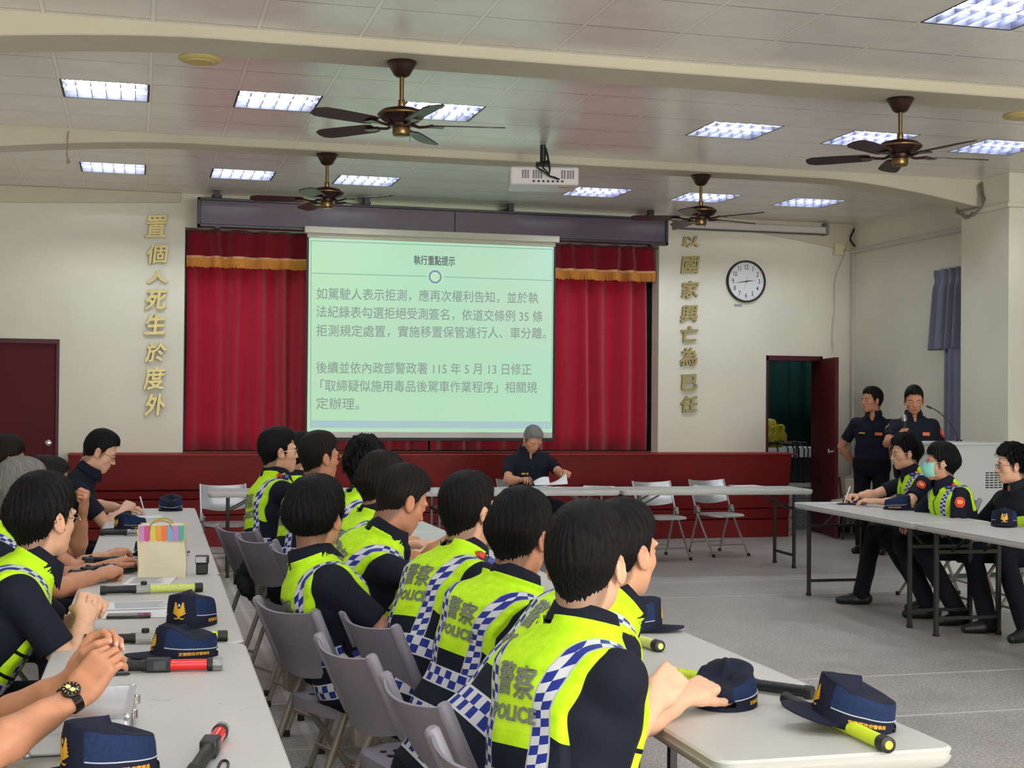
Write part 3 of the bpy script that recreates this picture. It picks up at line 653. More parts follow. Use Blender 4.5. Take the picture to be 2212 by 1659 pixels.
MB().lathe([(.0005, 0), (.05, 0), (.05, .03), (.04, .035), (.0005, .03)], (-.12, .2, .08), 24, Matrix.Rotation(R_(-90), 3, 'X')).build('lens', mat('lens_glass', (60, 70, 70), .1), pj)
MB().bbox((-.1, -.06, .155), (.14, .1, .175)).bbox((-.06, -.05, .17), (.06, .05, .22)).lathe([(.025, .2), (.025, .40)], n=16).build('mount', mat('black_steel', (30, 28, 34), .45), pj, bevel=.003)
mb = MB()
for k in range(3): mb.tube(wav([(.02, -.03, .34), (.04, -.06, .24), (-.06+.05*k, -.22, .15), (.04, -.25, .07), (.12, -.215, .05)], 24, .004, k), .007, 6)
mb.build('cable', mat('cable_black', (18, 18, 20), .5), pj)
# ================================================================== TABLES AND CHAIRS
TH = .74
M_TOP = mat('table_plastic', (194, 193, 190), .42, noise=(3, .03), bump=(350, .08, .001)); M_LEG = mat('black_tube', (22, 21, 24), .4, spec=.5)
def table(c, L, W, rz, label, group, long_y=True, ins=(.17, .17), scratch=False):
    """folding table, long side along local y"""
    t = thing('folding_table', label, 'table', (c[0], c[1], 0), rz, group)
    def rr(w_, l_, r, n=5):
        P = []
        for sx, sy, a0 in ((1, 1, 0), (-1, 1, 90), (-1, -1, 180), (1, -1, 270)):
            for i in range(n+1): a = R_(a0+90*i/n); P.append((sx*(w_/2-r)+r*math.cos(a), sy*(l_/2-r)+r*math.sin(a)))
        return P
    mb = MB(); rings = [(0, -.003, TH), (.0, .0, TH-.006), (.004, .004, TH-.022), (0, 0, TH-.024), (.004, .004, TH-.036), (.012, .012, TH-.046)]
    V = []; n = 24
    for k, (dx, dy, z) in enumerate([(.006, .006, TH)]+rings[1:]): V += [(x, y, z) for x, y in rr(W-2*dx, L-2*dy, .045)]
    F = [tuple(range(n))]
    for k in range(5): F += [(k*n+i, (k+1)*n+i, (k+1)*n+(i+1) % n, k*n+(i+1) % n) for i in range(n)]
    F.append(tuple(5*n+i for i in range(n-1, -1, -1))); mb.add(V, F)
    mb.build('tabletop', M_TOP, t, smooth=28)
    for e, ii in ((1, ins[0]), (-1, ins[1])):
        yy = e*(L/2-ii)
        for sx in (-1, 1):
            lg = MB().bbox((sx*(W/2-.07)-.014, yy-.014, .012), (sx*(W/2-.07)+.014, yy+.014, TH-.045)); lg.build('leg', M_LEG, t, bevel=.003)
            MB().bbox((sx*(W/2-.07)-.016, yy-.016, 0), (sx*(W/2-.07)+.016, yy+.016, .02)).build('leg_cap', mat('rubber', (14, 14, 15), .7), t)
        for zz in (.12, .56): MB().bar((-(W/2-.07), yy, zz), (W/2-.07, yy, zz), .022, .022).build('cross_bar', M_LEG, t)
        for sx in (-.12, .12): MB().bar((sx, yy, .56), (sx, yy-e*.24, TH-.05), .018, .012, (0, 0, 1)).build('brace', M_LEG, t)
    return t
SL = -.0127
def lrow(y0, y1, label, **k):
    ym = (y0+y1)/2; return table((.033+.0127*(ym-2.9)+.0, ym), y1-y0, .60, SL, label, 'left row of white folding tables', **k)
lrow(2.80, 4.655, 'white folding table nearest the camera in the left row, with aluminium case and red batons')
lrow(4.675, 6.50, 'white folding table second in the left row, holding a phone and two police caps')
lrow(6.52, 8.585, 'white folding table third in the left row, holding camera tripods')
lrow(8.605, 10.52, 'white folding table at the far end of the left row, where a man writes')
for i, (y0, y1) in enumerate(((2.875, 4.66), (4.68, 6.52), (6.54, 8.38), (8.40, 10.2))):
    table((1.553, (y0+y1)/2), y1-y0, .60, 0, 'white folding table in the middle row, ' + ['with two caps at its front corner', 'second from the camera, mostly behind the seated officers', 'third from the camera, behind the seated officers', 'farthest from the camera, behind the seated officers'][i], 'middle row of white folding tables')
FA = R_(-3.0)
for i, (x0, x1) in enumerate(((.62, 2.44), (2.46, 4.29), (4.31, 6.17))):
    xm = (x0+x1)/2; ym = 12.84-.30-(xm-.7)*.052
    table((xm, ym), x1-x0, .60, R_(90)+FA, ['white folding table at the left end of the front row before the stage', 'white folding table before the stage where the grey-haired man reads', 'white folding table at the right end of the front row, with two empty chairs'][i], 'front row of white folding tables')
for i, (y0, y1) in enumerate(((8.465, 10.44), (6.49, 8.45), (4.6, 6.47))):
    ym = (y0+y1)/2; table((5.10+.30+(ym-8.45)*.042, ym), y1-y0, .60, R_(-2.4), 'white folding table on the right side, ' + ['far one where an officer writes', 'with a single emblem cap on it', 'beyond the right picture edge'][i], 'right row of white folding tables')
# scratches on the nearest left table
mb = MB(); r = random.Random(3)
for px, py, l, a in ((330, 1510, .03, .1), (345, 1513, .05, -.05), (365, 1512, .03, .4), (327, 1526, .015, .4), (408, 1533, .012, .6), (475, 1520, .02, -.8), (520, 1534, .012, 0), (335, 1504, .02, 0)):
    p = atz(px, py, TH+.0006); d = Vector((math.cos(a), math.sin(a), 0))*l/2; s_ = Vector((-d.y, d.x, 0)).normalized()*.0012; mb.add([p-d, p+s_, p+d, p-s_], [(0, 1, 2, 3)])
o = mb.build('scuff_marks', mat('scuff', (70, 68, 70), .7), smooth=0, fix=False); tag(o, 'dark scuff marks on the nearest left table beside the aluminium case', 'scuff marks')

M_CP = mat('grey_chair_plastic', (136, 130, 144), .5, bump=(300, .12, .001)); M_CF = mat('taupe_tube', (132, 122, 112), .42, metal=.1)
M_SV = mat('silver_seat', (176, 176, 178), .32, metal=.55); M_SVF = mat('silver_tube', (168, 166, 164), .3, metal=.7)
def chair(name, mp, mf, holes=True, slim=False):
    """folding chair facing +y, origin on the floor under the seat"""
    t = thing(name, 'x', 'chair'); w_ = .205; r = .0125 if not slim else .011
    def bk(u, v):
        x = (u-.5)*2*(w_+.012); z = .575+.225*v; dip = (.03*(1-abs(u-.5)*2)**1.0)*(-1 if v < .5 else .0)
        return (x, -.165-.115*(z-.545)/.255-.045*(1-(abs(u-.5)*2)**2), z+(-.035*(1-(abs(u-.5)*2)**2) if v < .01 else 0)-.02*(1-(abs(u-.5)*2)**2)*(v))
    mb = MB().sheet(bk, 16, 8, .007)
    if not slim:
        for s_ in (-1, 1): mb.tube([(s_*w_, -.172, .562), (s_*w_, -.178, .575), (s_*w_, -.28, .80), (s_*w_, -.284, .808)], [.017, .019, .019, .013], 12)
    mb.build('backrest', mp, t, smooth=50)
    # seat
    def st(u, v):
        a = 2*math.pi*u; c, s_ = math.cos(a), math.sin(a); m = (abs(c)**4.5+abs(s_)**4.5)**(-1/4.5); return (.2*m*c, .02+.195*m*s_)
    mb = MB(); N_ = 40; V = []; prof = [(1.0, .405), (1.0, .437), (.985, .446), (.93, .447), (.6, .441), (.3, .438)] if not slim else [(1.0, .425), (1.0, .44), (.985, .446), (.9, .446), (.6, .444), (.3, .443)]
    for sc, z in prof: V += [(st(i/N_, 0)[0]*sc, .02+(st(i/N_, 0)[1]-.02)*sc, z-(.02*max(0, (st(i/N_, 0)[1]-.12))/.1 if z > .43 else 0)) for i in range(N_)]
    F = [((k)*N_+i, (k)*N_+(i+1) % N_, (k+1)*N_+(i+1) % N_, (k+1)*N_+i) for k in range(len(prof)-1) for i in range(N_)]+[tuple((len(prof)-1)*N_+i for i in range(N_)), tuple(range(N_-1, -1, -1))]
    mb.add(V, F); seat = mb.build('seat', mp, t, smooth=50)
    if holes:
        mb = MB()
        for i in range(5):
            for j in range(6): mb.lathe([(.0005, 0), (.011, 0), (.011, .0012), (.0005, .0012)], (-.11+.055*i, -.1+.045*j, .4405+.0035*max(abs(i-2), abs(j-2.5))/2.2), 12)
        mb.build('seat_hole', mat('hole_dark', (30, 28, 32), .8), seat)
    for s_ in (-1, 1):
        x = s_*w_
        MB().tube([(x, -.281, .80), (x, -.165, .545), (x, -.13, .47), (x, .20, .02), (x, .22, .0)], r, 10).build('front_leg', mf, t)
        xi = s_*(w_-.022)
        MB().tube([(xi, -.10, .50), (xi, -.14, .42), (xi, -.30, .03), (xi, -.31, .0)], r, 10).build('rear_leg', mf, t)
        MB().prism([(-.165, .52), (-.10, .53), (-.075, .46), (-.11, .43), (-.16, .45)], x-.016, x+.016, axis=0).build('bracket', mf, t, bevel=.004)
        for yy in (.215, -.305): MB().lathe([(.0005, 0), (.017, 0), (.016, .03), (.0005, .03)], ((x if yy > 0 else xi), yy, 0), 10).build('foot_cap', mat('rubber', (14, 14, 15), .7), t)
    MB().tube([(-w_, .13, .12), (w_, .13, .12)], .009, 8).build('front_rung', mf, t); MB().tube([(-w_+.02, -.27, .12), (w_-.02, -.27, .12)], .009, 8).build('rear_rung', mf, t)
    return t
CH = chair('folding_chair', M_CP, M_CF); SCH = chair('steel_folding_chair', M_SV, M_SVF, False, True); SCH.scale = (1, 1, .94)
used = {}
def put_chair(proto, x, y, phi, label, group):
    if proto.name not in used:
        used[proto.name] = 1; proto.location = (x, y, 0); proto.rotation_euler = (0, 0, R_(-phi)); proto['label'] = label; proto['group'] = group; return proto
    return dup(proto, (x, y, 0), R_(-phi), label, group)
GC = 'grey plastic folding chairs'
# (x, y) of the backrest middle and the way the chair faces; the seat lies .27 m in front of it
for bx, by, phi, lab in ((.60, 8.15, 62, 'grey folding chair with a black bag hung behind it, farthest in the middle group'), (.66, 7.55, 66, 'grey folding chair second farthest in the middle group, behind a bowed yellow vest'),
        (.78, 6.95, 70, 'grey folding chair in the middle group, third from the stage end'), (.80, 6.30, 72, 'grey folding chair in the middle group, fourth from the stage end'), (.82, 5.62, 72, 'grey folding chair in the middle group, fifth from the stage end'),
        (.56, 5.06, 66, 'grey folding chair under the thick-haired officer sitting apart, nearest the left tables'), (.80, 4.68, 74, 'grey folding chair behind the officer with the red and blue shoulder lamp'), (.645, 4.17, 76, 'grey folding chair with empty perforated seat in the middle foreground'),
        (.725, 3.50, 80, 'grey folding chair in the foreground, its backrest turned squarely to the left tables'), (.725, 2.86, 78, 'grey folding chair nearest the camera, only its backrest post showing')):
    f = Vector((math.sin(R_(phi)), math.cos(R_(phi)), 0)); put_chair(CH, bx+f.x*.24, by+f.y*.24, phi, lab, GC)
for bx, by, lab in ((-.80, 3.2, 'grey folding chair under the man with the wristwatch, beyond the left picture edge'), (-.75, 4.75, 'grey folding chair under the officer with clasped hands'), (-.92, 6.35, 'grey folding chair under the grey-haired officer at the left'), (-.86, 7.1, 'grey folding chair under the balding officer resting his chin'),
        (-1.15, 9.0, 'grey folding chair under the dark-haired person at the far left edge'), (-.84, 9.72, 'grey folding chair under the man writing at the far left table'), (-.36, 8.25, 'grey folding chair pushed in at the left tables, its backrest between two officers')):
    put_chair(CH, bx+.24, by, 90, lab, GC)
for bx, by, lab in ((6.42, 9.95, 'grey folding chair under the writing officer on the right'), (6.28, 9.2, 'grey folding chair under the officer in the face mask'), (6.3, 8.5, 'grey folding chair under the officer in the black jacket')):
    put_chair(CH, bx-.24, by, 275, lab, GC)
GS = 'steel folding chairs behind the front tables'
for x, y, phi, lab in ((5.06, 13.04, 176, 'empty steel folding chair behind the front table, left of the pair'), (5.78, 13.28, 172, 'empty steel folding chair behind the front table, right of the pair'), (3.82, 13.62, 170, 'steel folding chair under the grey-haired man at the front table'), (.80, 12.98, 178, 'steel folding chair behind the left end of the front tables')):
    put_chair(SCH, x, y, phi, lab, GS)
# beige tub chair by the wall
tc = thing('tub_chair', 'beige upholstered tub chair against the wall behind the standing officers', 'chair', (8.0, 14.55, 0), R_(70)); M_BG = mat('beige_leather', (178, 166, 150), .55, noise=(5, .05))
def tub(u, v):
    a = R_(-120)+R_(240)*u; h = .42+.44*v*(.62+.38*math.cos(a*.75)**2); rr = .27+.05*v; return (rr*math.sin(a), -rr*math.cos(a)*.95, h)
MB().sheet(tub, 36, 8, .05).build('tub_back', M_BG, tc, smooth=60); MB().lathe([(.0005, .36), (.24, .36), (.27, .39), (.27, .43), (.24, .46), (.0005, .465)], n=28).build('seat', M_BG, tc)
mb = MB()
for a in range(4): mb.tube([(.16*math.cos(a*1.571+.78), .16*math.sin(a*1.571+.78), .36), (.22*math.cos(a*1.571+.78), .22*math.sin(a*1.571+.78), 0)], [.016, .011], 8)
mb.build('leg', mat('black_tube', (22, 21, 24), .4), tc)
# lectern
M_LC = mat('lectern_grey', (196, 197, 198), .45); lc = thing('lectern', 'light grey metal lectern with vent slots before the speaking officer', 'lectern', (7.2, 11.3, 0), R_(4))
MB().bbox((-.37, -.26, .04), (.37, .26, 1.19)).build('cabinet', M_LC, lc, bevel=.008); MB().bbox((-.38, -.27, 1.185), (.38, .27, 1.21)).build('top', M_LC, lc, bevel=.005); MB().bbox((-.34, -.23, 0), (.34, .23, .05)).build('plinth', mat('dark_metal', (70, 66, 64), .5), lc)
mb = MB()
for k in range(4):
    for j in range(7): mb.bbox((.16+k*.047, -.2625, .80+j*.022), (.195+k*.047, -.259, .81+j*.022))
mb.build('vent_slot', mat('hole_dark', (30, 28, 32), .8), lc, smooth=0)
MB().bbox((-.31, -.2615, .1), (-.306, -.2595, 1.17)).build('panel_seam', mat('seam_grey', (140, 140, 142), .6), lc)
gm = thing('gooseneck_microphone', 'thin black gooseneck microphone rising from the grey lectern', 'microphone', (7.36, 11.45, 1.21))
MB().lathe([(.0005, 0), (.03, 0), (.03, .012), (.0005, .02)], n=20).build('base', M_LEG, gm); MB().tube(wav([(0, 0, .01), (-.05, .06, .16), (-.14, .12, .27), (-.20, .16, .31)], 20, 0), .0055, 8).build('gooseneck', M_LEG, gm); MB().tube([(-.19, .155, .305), (-.23, .18, .325)], [.011, .009], 10).build('capsule', M_LEG, gm)

# ================================================================== CAPS, BATONS AND OTHER SMALL THINGS
M_CAP = mat('navy_cap', (22, 24, 46), .8, spec=.25, noise=(30, .08), bump=(500, .2, .001)); M_CAPB = mat('cap_mesh_blue', (26, 42, 78), .85, spec=.25, noise=(120, .2), bump=(600, .3, .001))
M_PIPE = mat('cap_piping', (176, 180, 192), .4); M_GOLD = mat('gold_thread', (216, 164, 44), .5)
def cap(p, phi, label, seed=0, slump=.0, rot=(0, 0), squash=1.0, lettering=True, lean=0.0):
    t = thing('police_cap', label, 'cap', p, 0, 'navy police caps'); t.rotation_euler = Matrix(Matrix.Rotation(R_(-phi), 3, 'Z') @ Matrix.Rotation(R_(rot[0]), 3, 'X') @ Matrix.Rotation(R_(rot[1]), 3, 'Y')).to_euler()
    sd = Vector((seed*3.1, seed*1.7, 0))
    def hgt(th): return (.104+.020*max(0, math.cos(th))**1.5-.026*max(0, -math.cos(th)))*squash
    def S(th, q, push=0):     # th clockwise from the front, q 0..1 up the side, >1 across the top
        a, b = .083, .101; h = hgt(th); s_ = math.sin(th); c = math.cos(th)
        if q <= 1: k = 1.02-.075*q-.10*max(0, q-.75)**1.3*2; z = h*q*.93
        else: k = (1.02-.075-.033)*(1-(q-1)**1.25); z = h*(.93+.10*math.sin((q-1)*1.57))-.004*(q-1)
        P = Vector(((a*k+push)*s_, (b*k+push)*c, z)); w_ = min(1, max(0, z/.1)); w_ *= w_
        n_ = noise.noise_vector(P*16+sd)*.010*(.4+slump*1.5)*w_+noise.noise_vector(P*34+sd)*.004*(.5+slump)*w_
        P += n_; P.z -= slump*.03*w_*(1+noise.noise(P*11+sd)*1.5); P.y += lean*P.z; P.z = max(P.z, .001); return P
    n = 72; Q = [0, .06, .12, .2, .3, .4, .5, .6, .7, .8, .87, .93, .97, 1.0, 1.1, 1.25, 1.45, 1.7, 1.9]; V = []; F = []; mi = []
    for q in Q: V += [S(2*math.pi*i/n, q) for i in range(n)]
    V.append(S(0, 2.0)); mb = MB()
    for k in range(len(Q)-1):
        for i in range(n):
            th = 2*math.pi*(i+.5)/n; d = min(th, 2*math.pi-th); q = (Q[k]+Q[k+1])/2; blue = R_(42) < d < R_(158) and .40 < q < .97
            if abs(th-math.pi) < R_(24) and q < .36: continue          # the opening over the strap
            mb.cur = 1 if blue else 0; mb.add([], []); F.append((k*n+i, k*n+(i+1) % n, (k+1)*n+(i+1) % n, (k+1)*n+i)); mi.append(mb.cur)
    for i in range(n): F.append(((len(Q)-1)*n+i, (len(Q)-1)*n+(i+1) % n, len(Q)*n)); mi.append(0)
    mb.v = [tuple(v) for v in V]; mb.f = F; mb.mi = mi; o = mb.build('crown', [M_CAP, M_CAPB], t, smooth=60); sm = o.modifiers.new('thick', 'SOLIDIFY'); sm.thickness = .002; sm.offset = -1
    def br(u, v):
        a = R_(-68)+R_(136)*u; r0 = S(a, .03, .001); e = math.cos((u-.5)*math.pi)**.55 if 0 < u < 1 else 0
        return (r0.x*(1+.10*v*e), r0.y+.074*v*e, r0.z+.006+.024*math.cos((u-.5)*math.pi)*(.35+.65*v)-.016*v*e)
    MB().sheet(lambda u, v: (lambda q: (q[0], q[1], max(q[2], .003)))(br(u, v)), 32, 8, .0035).build('brim', M_CAP, t, smooth=60)
    for s_ in (1, -1): MB().tube([S(s_*R_(42+116*i/24), .40, .0008) for i in range(25)], .0016, 6).build('piping', M_PIPE, t)
    MB().sheet(lambda u, v: S(math.pi+R_(-30+60*u), .02+.14*v, .002), 14, 2, .002).build('strap', M_CAP, t, smooth=60)
    mb = MB().tube([S(math.pi+R_(-25+50*i/10), .36, .001) for i in range(11)], .002, 6); mb.build('strap_binding', M_PIPE if seed % 2 else M_CAP, t)
    # emblem: spread-winged bird under a small blue disc
    mb = MB()
    def em(pts, k=.0018): mb.add([S(x/.1, z, k) for x, z in pts], [tuple(range(len(pts)))])
    for s_ in (1, -1):
        for j in range(5): a0 = .10+.05*j; em([(s_*.002, .34+.03*j), (s_*(.030-.002*j), .46+.075*j), (s_*(.026-.003*j), .50+.075*j), (s_*.003, .40+.04*j)], .0018+.0002*j)
        em([(s_*.003, .28), (s_*.018, .27), (s_*.026, .34), (s_*.020, .31), (s_*.004, .31)], .002)
    em([(-.005, .30), (.005, .30), (.006, .5), (.003, .60), (-.003, .60), (-.006, .5)], .003)
    mb.cur = 1; em([(.005*math.cos(a), .70+.05*math.sin(a)) for a in [2*math.pi*i/14 for i in range(14)]], .0025)
    mb.build('emblem', [M_GOLD, mat('emblem_blue', (150, 180, 225), .5)], t, smooth=0, fix=False)
    if lettering:
        for s_ in (1, -1):
            mb = MB(); vs, fs = glyphs('宜蘭縣政府警察局', .0125, bold=.0003, res=1, sx=.95)
            mb.add([S(s_*R_(98)-v[0]/.095, .22+v[1]/.1, .0022) for v in vs], fs)
            mb.build('lettering', M_GOLD, t, smooth=0, fix=False)
    return t
cap(atz(236, 1668, TH), 248, 'navy police cap in the bottom left corner, before the aluminium case', 1)
cap((.15, 4.44, TH), 258, 'slumped navy police cap just behind the long red baton', 2, .55, (0, 0), .95, lean=-.12)
cap((.20, 5.07, TH), 208, 'navy police cap showing its gold bird emblem, beside the phone', 3)
cap((-.02, 8.78, TH), 240, 'navy police cap with long brim on the third left table, beyond the striped gift bag', 4, .5)
cap((.25, 10.30, TH), 2, 'navy police cap seen from behind at the far end of the left tables', 5, .1)
cap((.10, 7.35, TH), 95, 'dark police cap half hidden behind the striped gift bag', 6, .3, (0, 0), 1.0)
cap((1.69, 4.63, TH), 112, 'navy police cap with brim to the right, behind the nearest officer', 7, .1)
cap((1.51, 3.43, TH), 28, 'slumped navy police cap seen from behind, beside the crossed forearms', 8, .6, lean=.15)
cap((1.70, 3.10, TH+.018), 283, 'navy police cap with gold side lettering resting on the long lime baton', 9, .15, (9, -7))
cap((5.56, 10.12, TH), 250, 'flattened navy police cap lying before the writing officer', 10, 1.0, (0, 0), .42)
cap((5.63, 9.58, TH), 128, 'navy police cap between the writing officer and the officer in the mask', 11, .1)
cap((5.59, 8.16, TH), 214, 'navy police cap with emblem to the front on the second right table', 12)

M_BH = mat('baton_grip', (24, 24, 27), .5, bump=(180, .4, .002)); M_CLR = mat('clear_plastic', (215, 220, 220), .08, trans=.8)
def lume(name, c): m = mat(name, c, .22, spec=.6, coat=.5); return m
M_LIME = lume('lime_lens', (206, 226, 30)); M_LIMEP = lume('pale_lime_lens', (214, 226, 120)); M_REDL = lume('red_lens', (224, 22, 28))
def baton(a, b, kind, label, grip=.42, z=None, r=.019):
    """traffic baton from grip end a to tip b, both on the table"""
    a, b = Vector((a[0], a[1], 0)), Vector((b[0], b[1], 0)); d = b-a; L = d.length; zz = (TH+r if z is None else z)
    t = thing('traffic_baton', label, 'baton', (a.x, a.y, zz), math.atan2(d.y, d.x), 'traffic batons'); X = Matrix.Rotation(R_(90), 3, 'Y'); g = L*grip
    MB().lathe([(.0005, 0), (r*.9, 0), (r*.95, .004), (r*.95, .022), (r*.82, .026), (r*.82, g-.05), (r*.9, g-.045), (r*.9, g-.03), (.0005, g-.03)], n=20, rot=X).build('grip', M_BH, t)
    lens = {'lime': M_LIME, 'pale': M_LIMEP, 'red': M_REDL}[kind]
    if kind == 'red':
        MB().box((g, 0, .002), (.07, r*2.0, r*2.0)).build('switch_box', M_BH, t, bevel=.004); MB().box((g+.005, -r*1.02, .002), (.034, .003, r*1.3)).build('switch_plate', mat('grip_grey', (62, 62, 68), .4), t)
        MB().lathe([(.0005, g+.03), (r*.86, g+.03), (r*.86, L-.04), (.0005, L-.04)], n=20, rot=X).build('light_tube', lens, t)
        MB().lathe([(r*.9, L-.045), (r*1.02, L-.042), (r*1.02, L-.03), (r*.9, L-.028)], n=20, rot=X).build('tip_ring', M_BH, t)
        MB().lathe([(.0005, L-.03), (r*.95, L-.03), (r*.95, L-.004), (r*.8, L), (.0005, L)], n=20, rot=X).build('clear_tip', M_CLR, t)
        MB().tube(wav([(.01, 0, 0), (-.02, -.03, -.012), (.06, -.055, -.015), (.14, -.05, -.015), (.15, -.035, -.015), (.07, -.035, -.015), (.0, -.02, -.012)], 40, 0), .003, 6).build('wrist_strap', M_BH, t)
    else:
        MB().lathe([(.0005, g-.03), (r*.98, g-.03), (r*.98, g+.025), (.0005, g+.025)], n=20, rot=X).build('clear_collar', M_CLR, t)
        MB().lathe([(.0005, 0), (.011, 0), (.013, .006), (.011, .014), (.0005, .015)], (g, 0, r*.9), 16).build('switch_knob', M_BH, t)
        prof = [(.0005, g+.025)]; n_ = int((L-.03-g-.025)/.006)
        for i in range(n_): q = g+.025+i*.006; prof += [(r*.82, q), (r*.88, q+.003)]
        prof += [(r*.82, L-.03), (.0005, L-.03)]
        MB().lathe(prof, n=20, rot=X).build('light_tube', lens, t, smooth=0)
        MB().lathe([(.0005, L-.032), (r, L-.032), (r, L-.002), (r*.8, L), (.0005, L)], n=20, rot=X).build('end_cap', M_BH, t); MB().lathe([(.0005, L), (r*.55, L), (r*.5, L+.002), (.0005, L+.002)], n=16, rot=X).build('tip_lens', lens, t)
    return t
baton((-.16, 4.225), (.255, 4.185), 'red', 'long red traffic baton with clear tip lying across the nearest left table', .56)
baton((.125, 2.98), (.205, 3.36), 'red', 'red traffic baton lying end-on near the front edge of the left table', .55)
baton((-.13, 5.90), (.276, 5.915), 'pale', 'pale lime traffic baton lying behind the clasped hands', .42)
baton((-.15, 4.70), (.30, 4.68), 'lime', 'lime traffic baton half covered by the slumped cap', .42)
baton((-.19, 8.46), (.19, 8.40), 'lime', 'lime traffic baton with black grip behind the striped gift bag', .48)
baton((1.50, 4.75), (1.622, 4.19), 'pale', 'pale lime traffic baton pointing at the camera beside the nearest officer', .40)
baton((1.66, 3.38), (1.662, 2.86), 'lime', 'long lime traffic baton lying under the cap at the table corner', .40)
baton((1.765, 3.43), (1.47, 3.80), 'lime', 'lime traffic baton with black ribbed grip behind the slumped cap', .45)

M_PAP = mat('paper_white', (226, 226, 230), .7); M_PRT = mat('print_grey', (150, 150, 156), .7)
def paper(c, w_, l_, rz, label, printed=True, z=TH+.0015):
    t = thing('paper_sheet', label, 'paper', (c[0], c[1], z), rz, 'paper sheets')
    MB().sheet(lambda u, v: ((u-.5)*w_, (v-.5)*l_, .0012+.003*(u*v)**3), 8, 8, .0008).build('sheet', M_PAP, t)
    if printed:
        mb = MB(); r = random.Random(int(c[0]*77)); y = l_*.36
        while y > -l_*.38: x1 = w_*(.34-.2*r.random()); mb.bbox((-w_*.38, y-.0016, .0026), (x1, y+.0016, .003)); y -= .011
        mb.build('printed_lines', M_PRT, t, smooth=0)
    return t
paper((.045, 5.56), .30, .21, 0.03, 'printed paper sheet lying under the clasped hands')
paper((.0, 5.34), .26, .19, -.04, 'white paper sheet under the phone', False, TH+.0008)
paper((.07, 6.30), .2, .28, -.15, 'printed paper sheet lying before the striped gift bag')
paper((.10, 9.72), .16, .2, .1, 'small white paper the man at the far left table writes on', False)
paper((3.70, 12.62), .21, .297, .2, 'white paper sheet at the left hand of the grey-haired man'); paper((3.95, 12.50), .21, .297, 1.4, 'printed paper lying flat before the grey-haired man'); paper((4.25, 12.62), .21, .297, 1.2, 'printed paper at the right of the grey-haired man')
paper((5.35, 12.55), .21, .297, 1.3, 'printed paper at the right end of the front tables'); paper((5.75, 12.58), .21, .297, 1.7, 'dark-edged paper beside the right end of the front tables', False)
paper((5.42, 10.12), .21, .297, .3, 'white paper under the writing hand of the officer on the right')
def page(u, v): return (-.02+.22*u, .0+.26*v*.9, .01+.15*v*(1-.4*u)+.05*math.sin(u*2.6)*v)
op = thing('open_document', 'white document with curled pages held up by the grey-haired man', 'document', (3.80, 12.78, TH), R_(-6))
MB().sheet(lambda u, v: (-.13+.15*u, .02+.09*v, .010+.07*v*(.4+u*.6)+.02*math.sin(u*3)*v), 14, 8, .0015).build('left_page', M_PAP, op, smooth=180); MB().sheet(lambda u, v: (.02+.17*u, .02+.09*v, .010+(.015+.085*u*u)*v+.01*u), 14, 8, .0015).build('right_page', M_PAP, op, smooth=180)
ph = thing('smartphone', 'black smartphone lying beside the gold emblem cap', 'phone', (-.015, 5.27, TH+.003), R_(-2))
MB().box((0, 0, .004), (.155, .074, .008)).build('phone_body', mat('phone_black', (20, 20, 24), .3), ph, bevel=.003); MB().box((0, 0, .0083), (.149, .068, .0006)).build('phone_screen', mat('phone_glass', (30, 32, 38), .05), ph)
MB().box((.03, -.0375, .004), (.02, .0012, .003)).build('side_button', mat('grip_grey', (62, 62, 68), .4), ph)
gp = thing('glass_block', 'small clear note block lying left of the slumped cap', 'note block', (-.155, 4.90, TH), R_(8)); MB().box((0, 0, .006), (.11, .075, .011)).build('clear_block', mat('clear_glass', (225, 228, 228), .05, trans=.6), gp, bevel=.002); MB().box((0, 0, .0125), (.105, .07, .0008)).build('top_sheet', mat('pad_pale', (214, 212, 206), .5), gp)
# striped gift bag
gb = thing('gift_bag', 'cream paper gift bag with pastel striped top and cord handle', 'bag', (.125, 6.47, TH), R_(-6)); M_CRM = mat('cream_paper', (226, 218, 188), .6, bump=(20, .3, .004))
hw, hd, hh = .103, .055, .235
MB().sheet(lambda u, v: (-hw+2*hw*u+.004*math.sin(v*7), -hd+.006*math.sin(u*5+v*4), hh*v), 10, 10, .001).sheet(lambda u, v: (hw-2*hw*u, hd, hh*v), 6, 6, .001).sheet(lambda u, v: (hw-.016*math.sin(math.pi*u)*v, -hd+2*hd*u, hh*v), 8, 6, .001).sheet(lambda u, v: (-hw+.016*math.sin(math.pi*u)*v, hd-2*hd*u, hh*v), 8, 6, .001).bbox((-hw+.002, -hd+.002, 0), (hw-.002, hd-.002, .003)).build('bag_body', M_CRM, gb, smooth=60)
for i, c in enumerate(((206, 140, 196), (214, 78, 150), (214, 206, 84), (240, 160, 64), (240, 124, 82), (130, 176, 220), (196, 138, 206), (96, 176, 160))):
    x0 = -hw+.004+i*.0245; P = [(x0, hh-.004), (x0, hh-.062)]+[(x0+.0118-.0118*math.cos(a), hh-.062-.0118*math.sin(a)) for a in [math.pi*k/10 for k in range(1, 10)]]+[(x0+.0236, hh-.062), (x0+.0236, hh-.004)]
    MB().prism(P, -hd-.0085, -hd-.0065, axis=1).build('awning_stripe', mat('pastel_%d' % i, c, .6), gb, smooth=0)
for yy in (-hd-.004, hd+.002): MB().tube(wav([(-.05, yy, hh-.025), (-.046, yy-.012, hh+.004), (-.01, yy-.012, hh+.02), (.03, yy-.010, hh+.01), (.045, yy, hh-.025)], 24, 0), .0035, 8).build('cord_handle', mat('gold_cord', (176, 150, 70), .6), gb)
MB().box((0, 0, hh*.5), (hw*1.7, hd*1.3, hh*.98)).build('tissue', M_PAP, gb, bevel=.01)
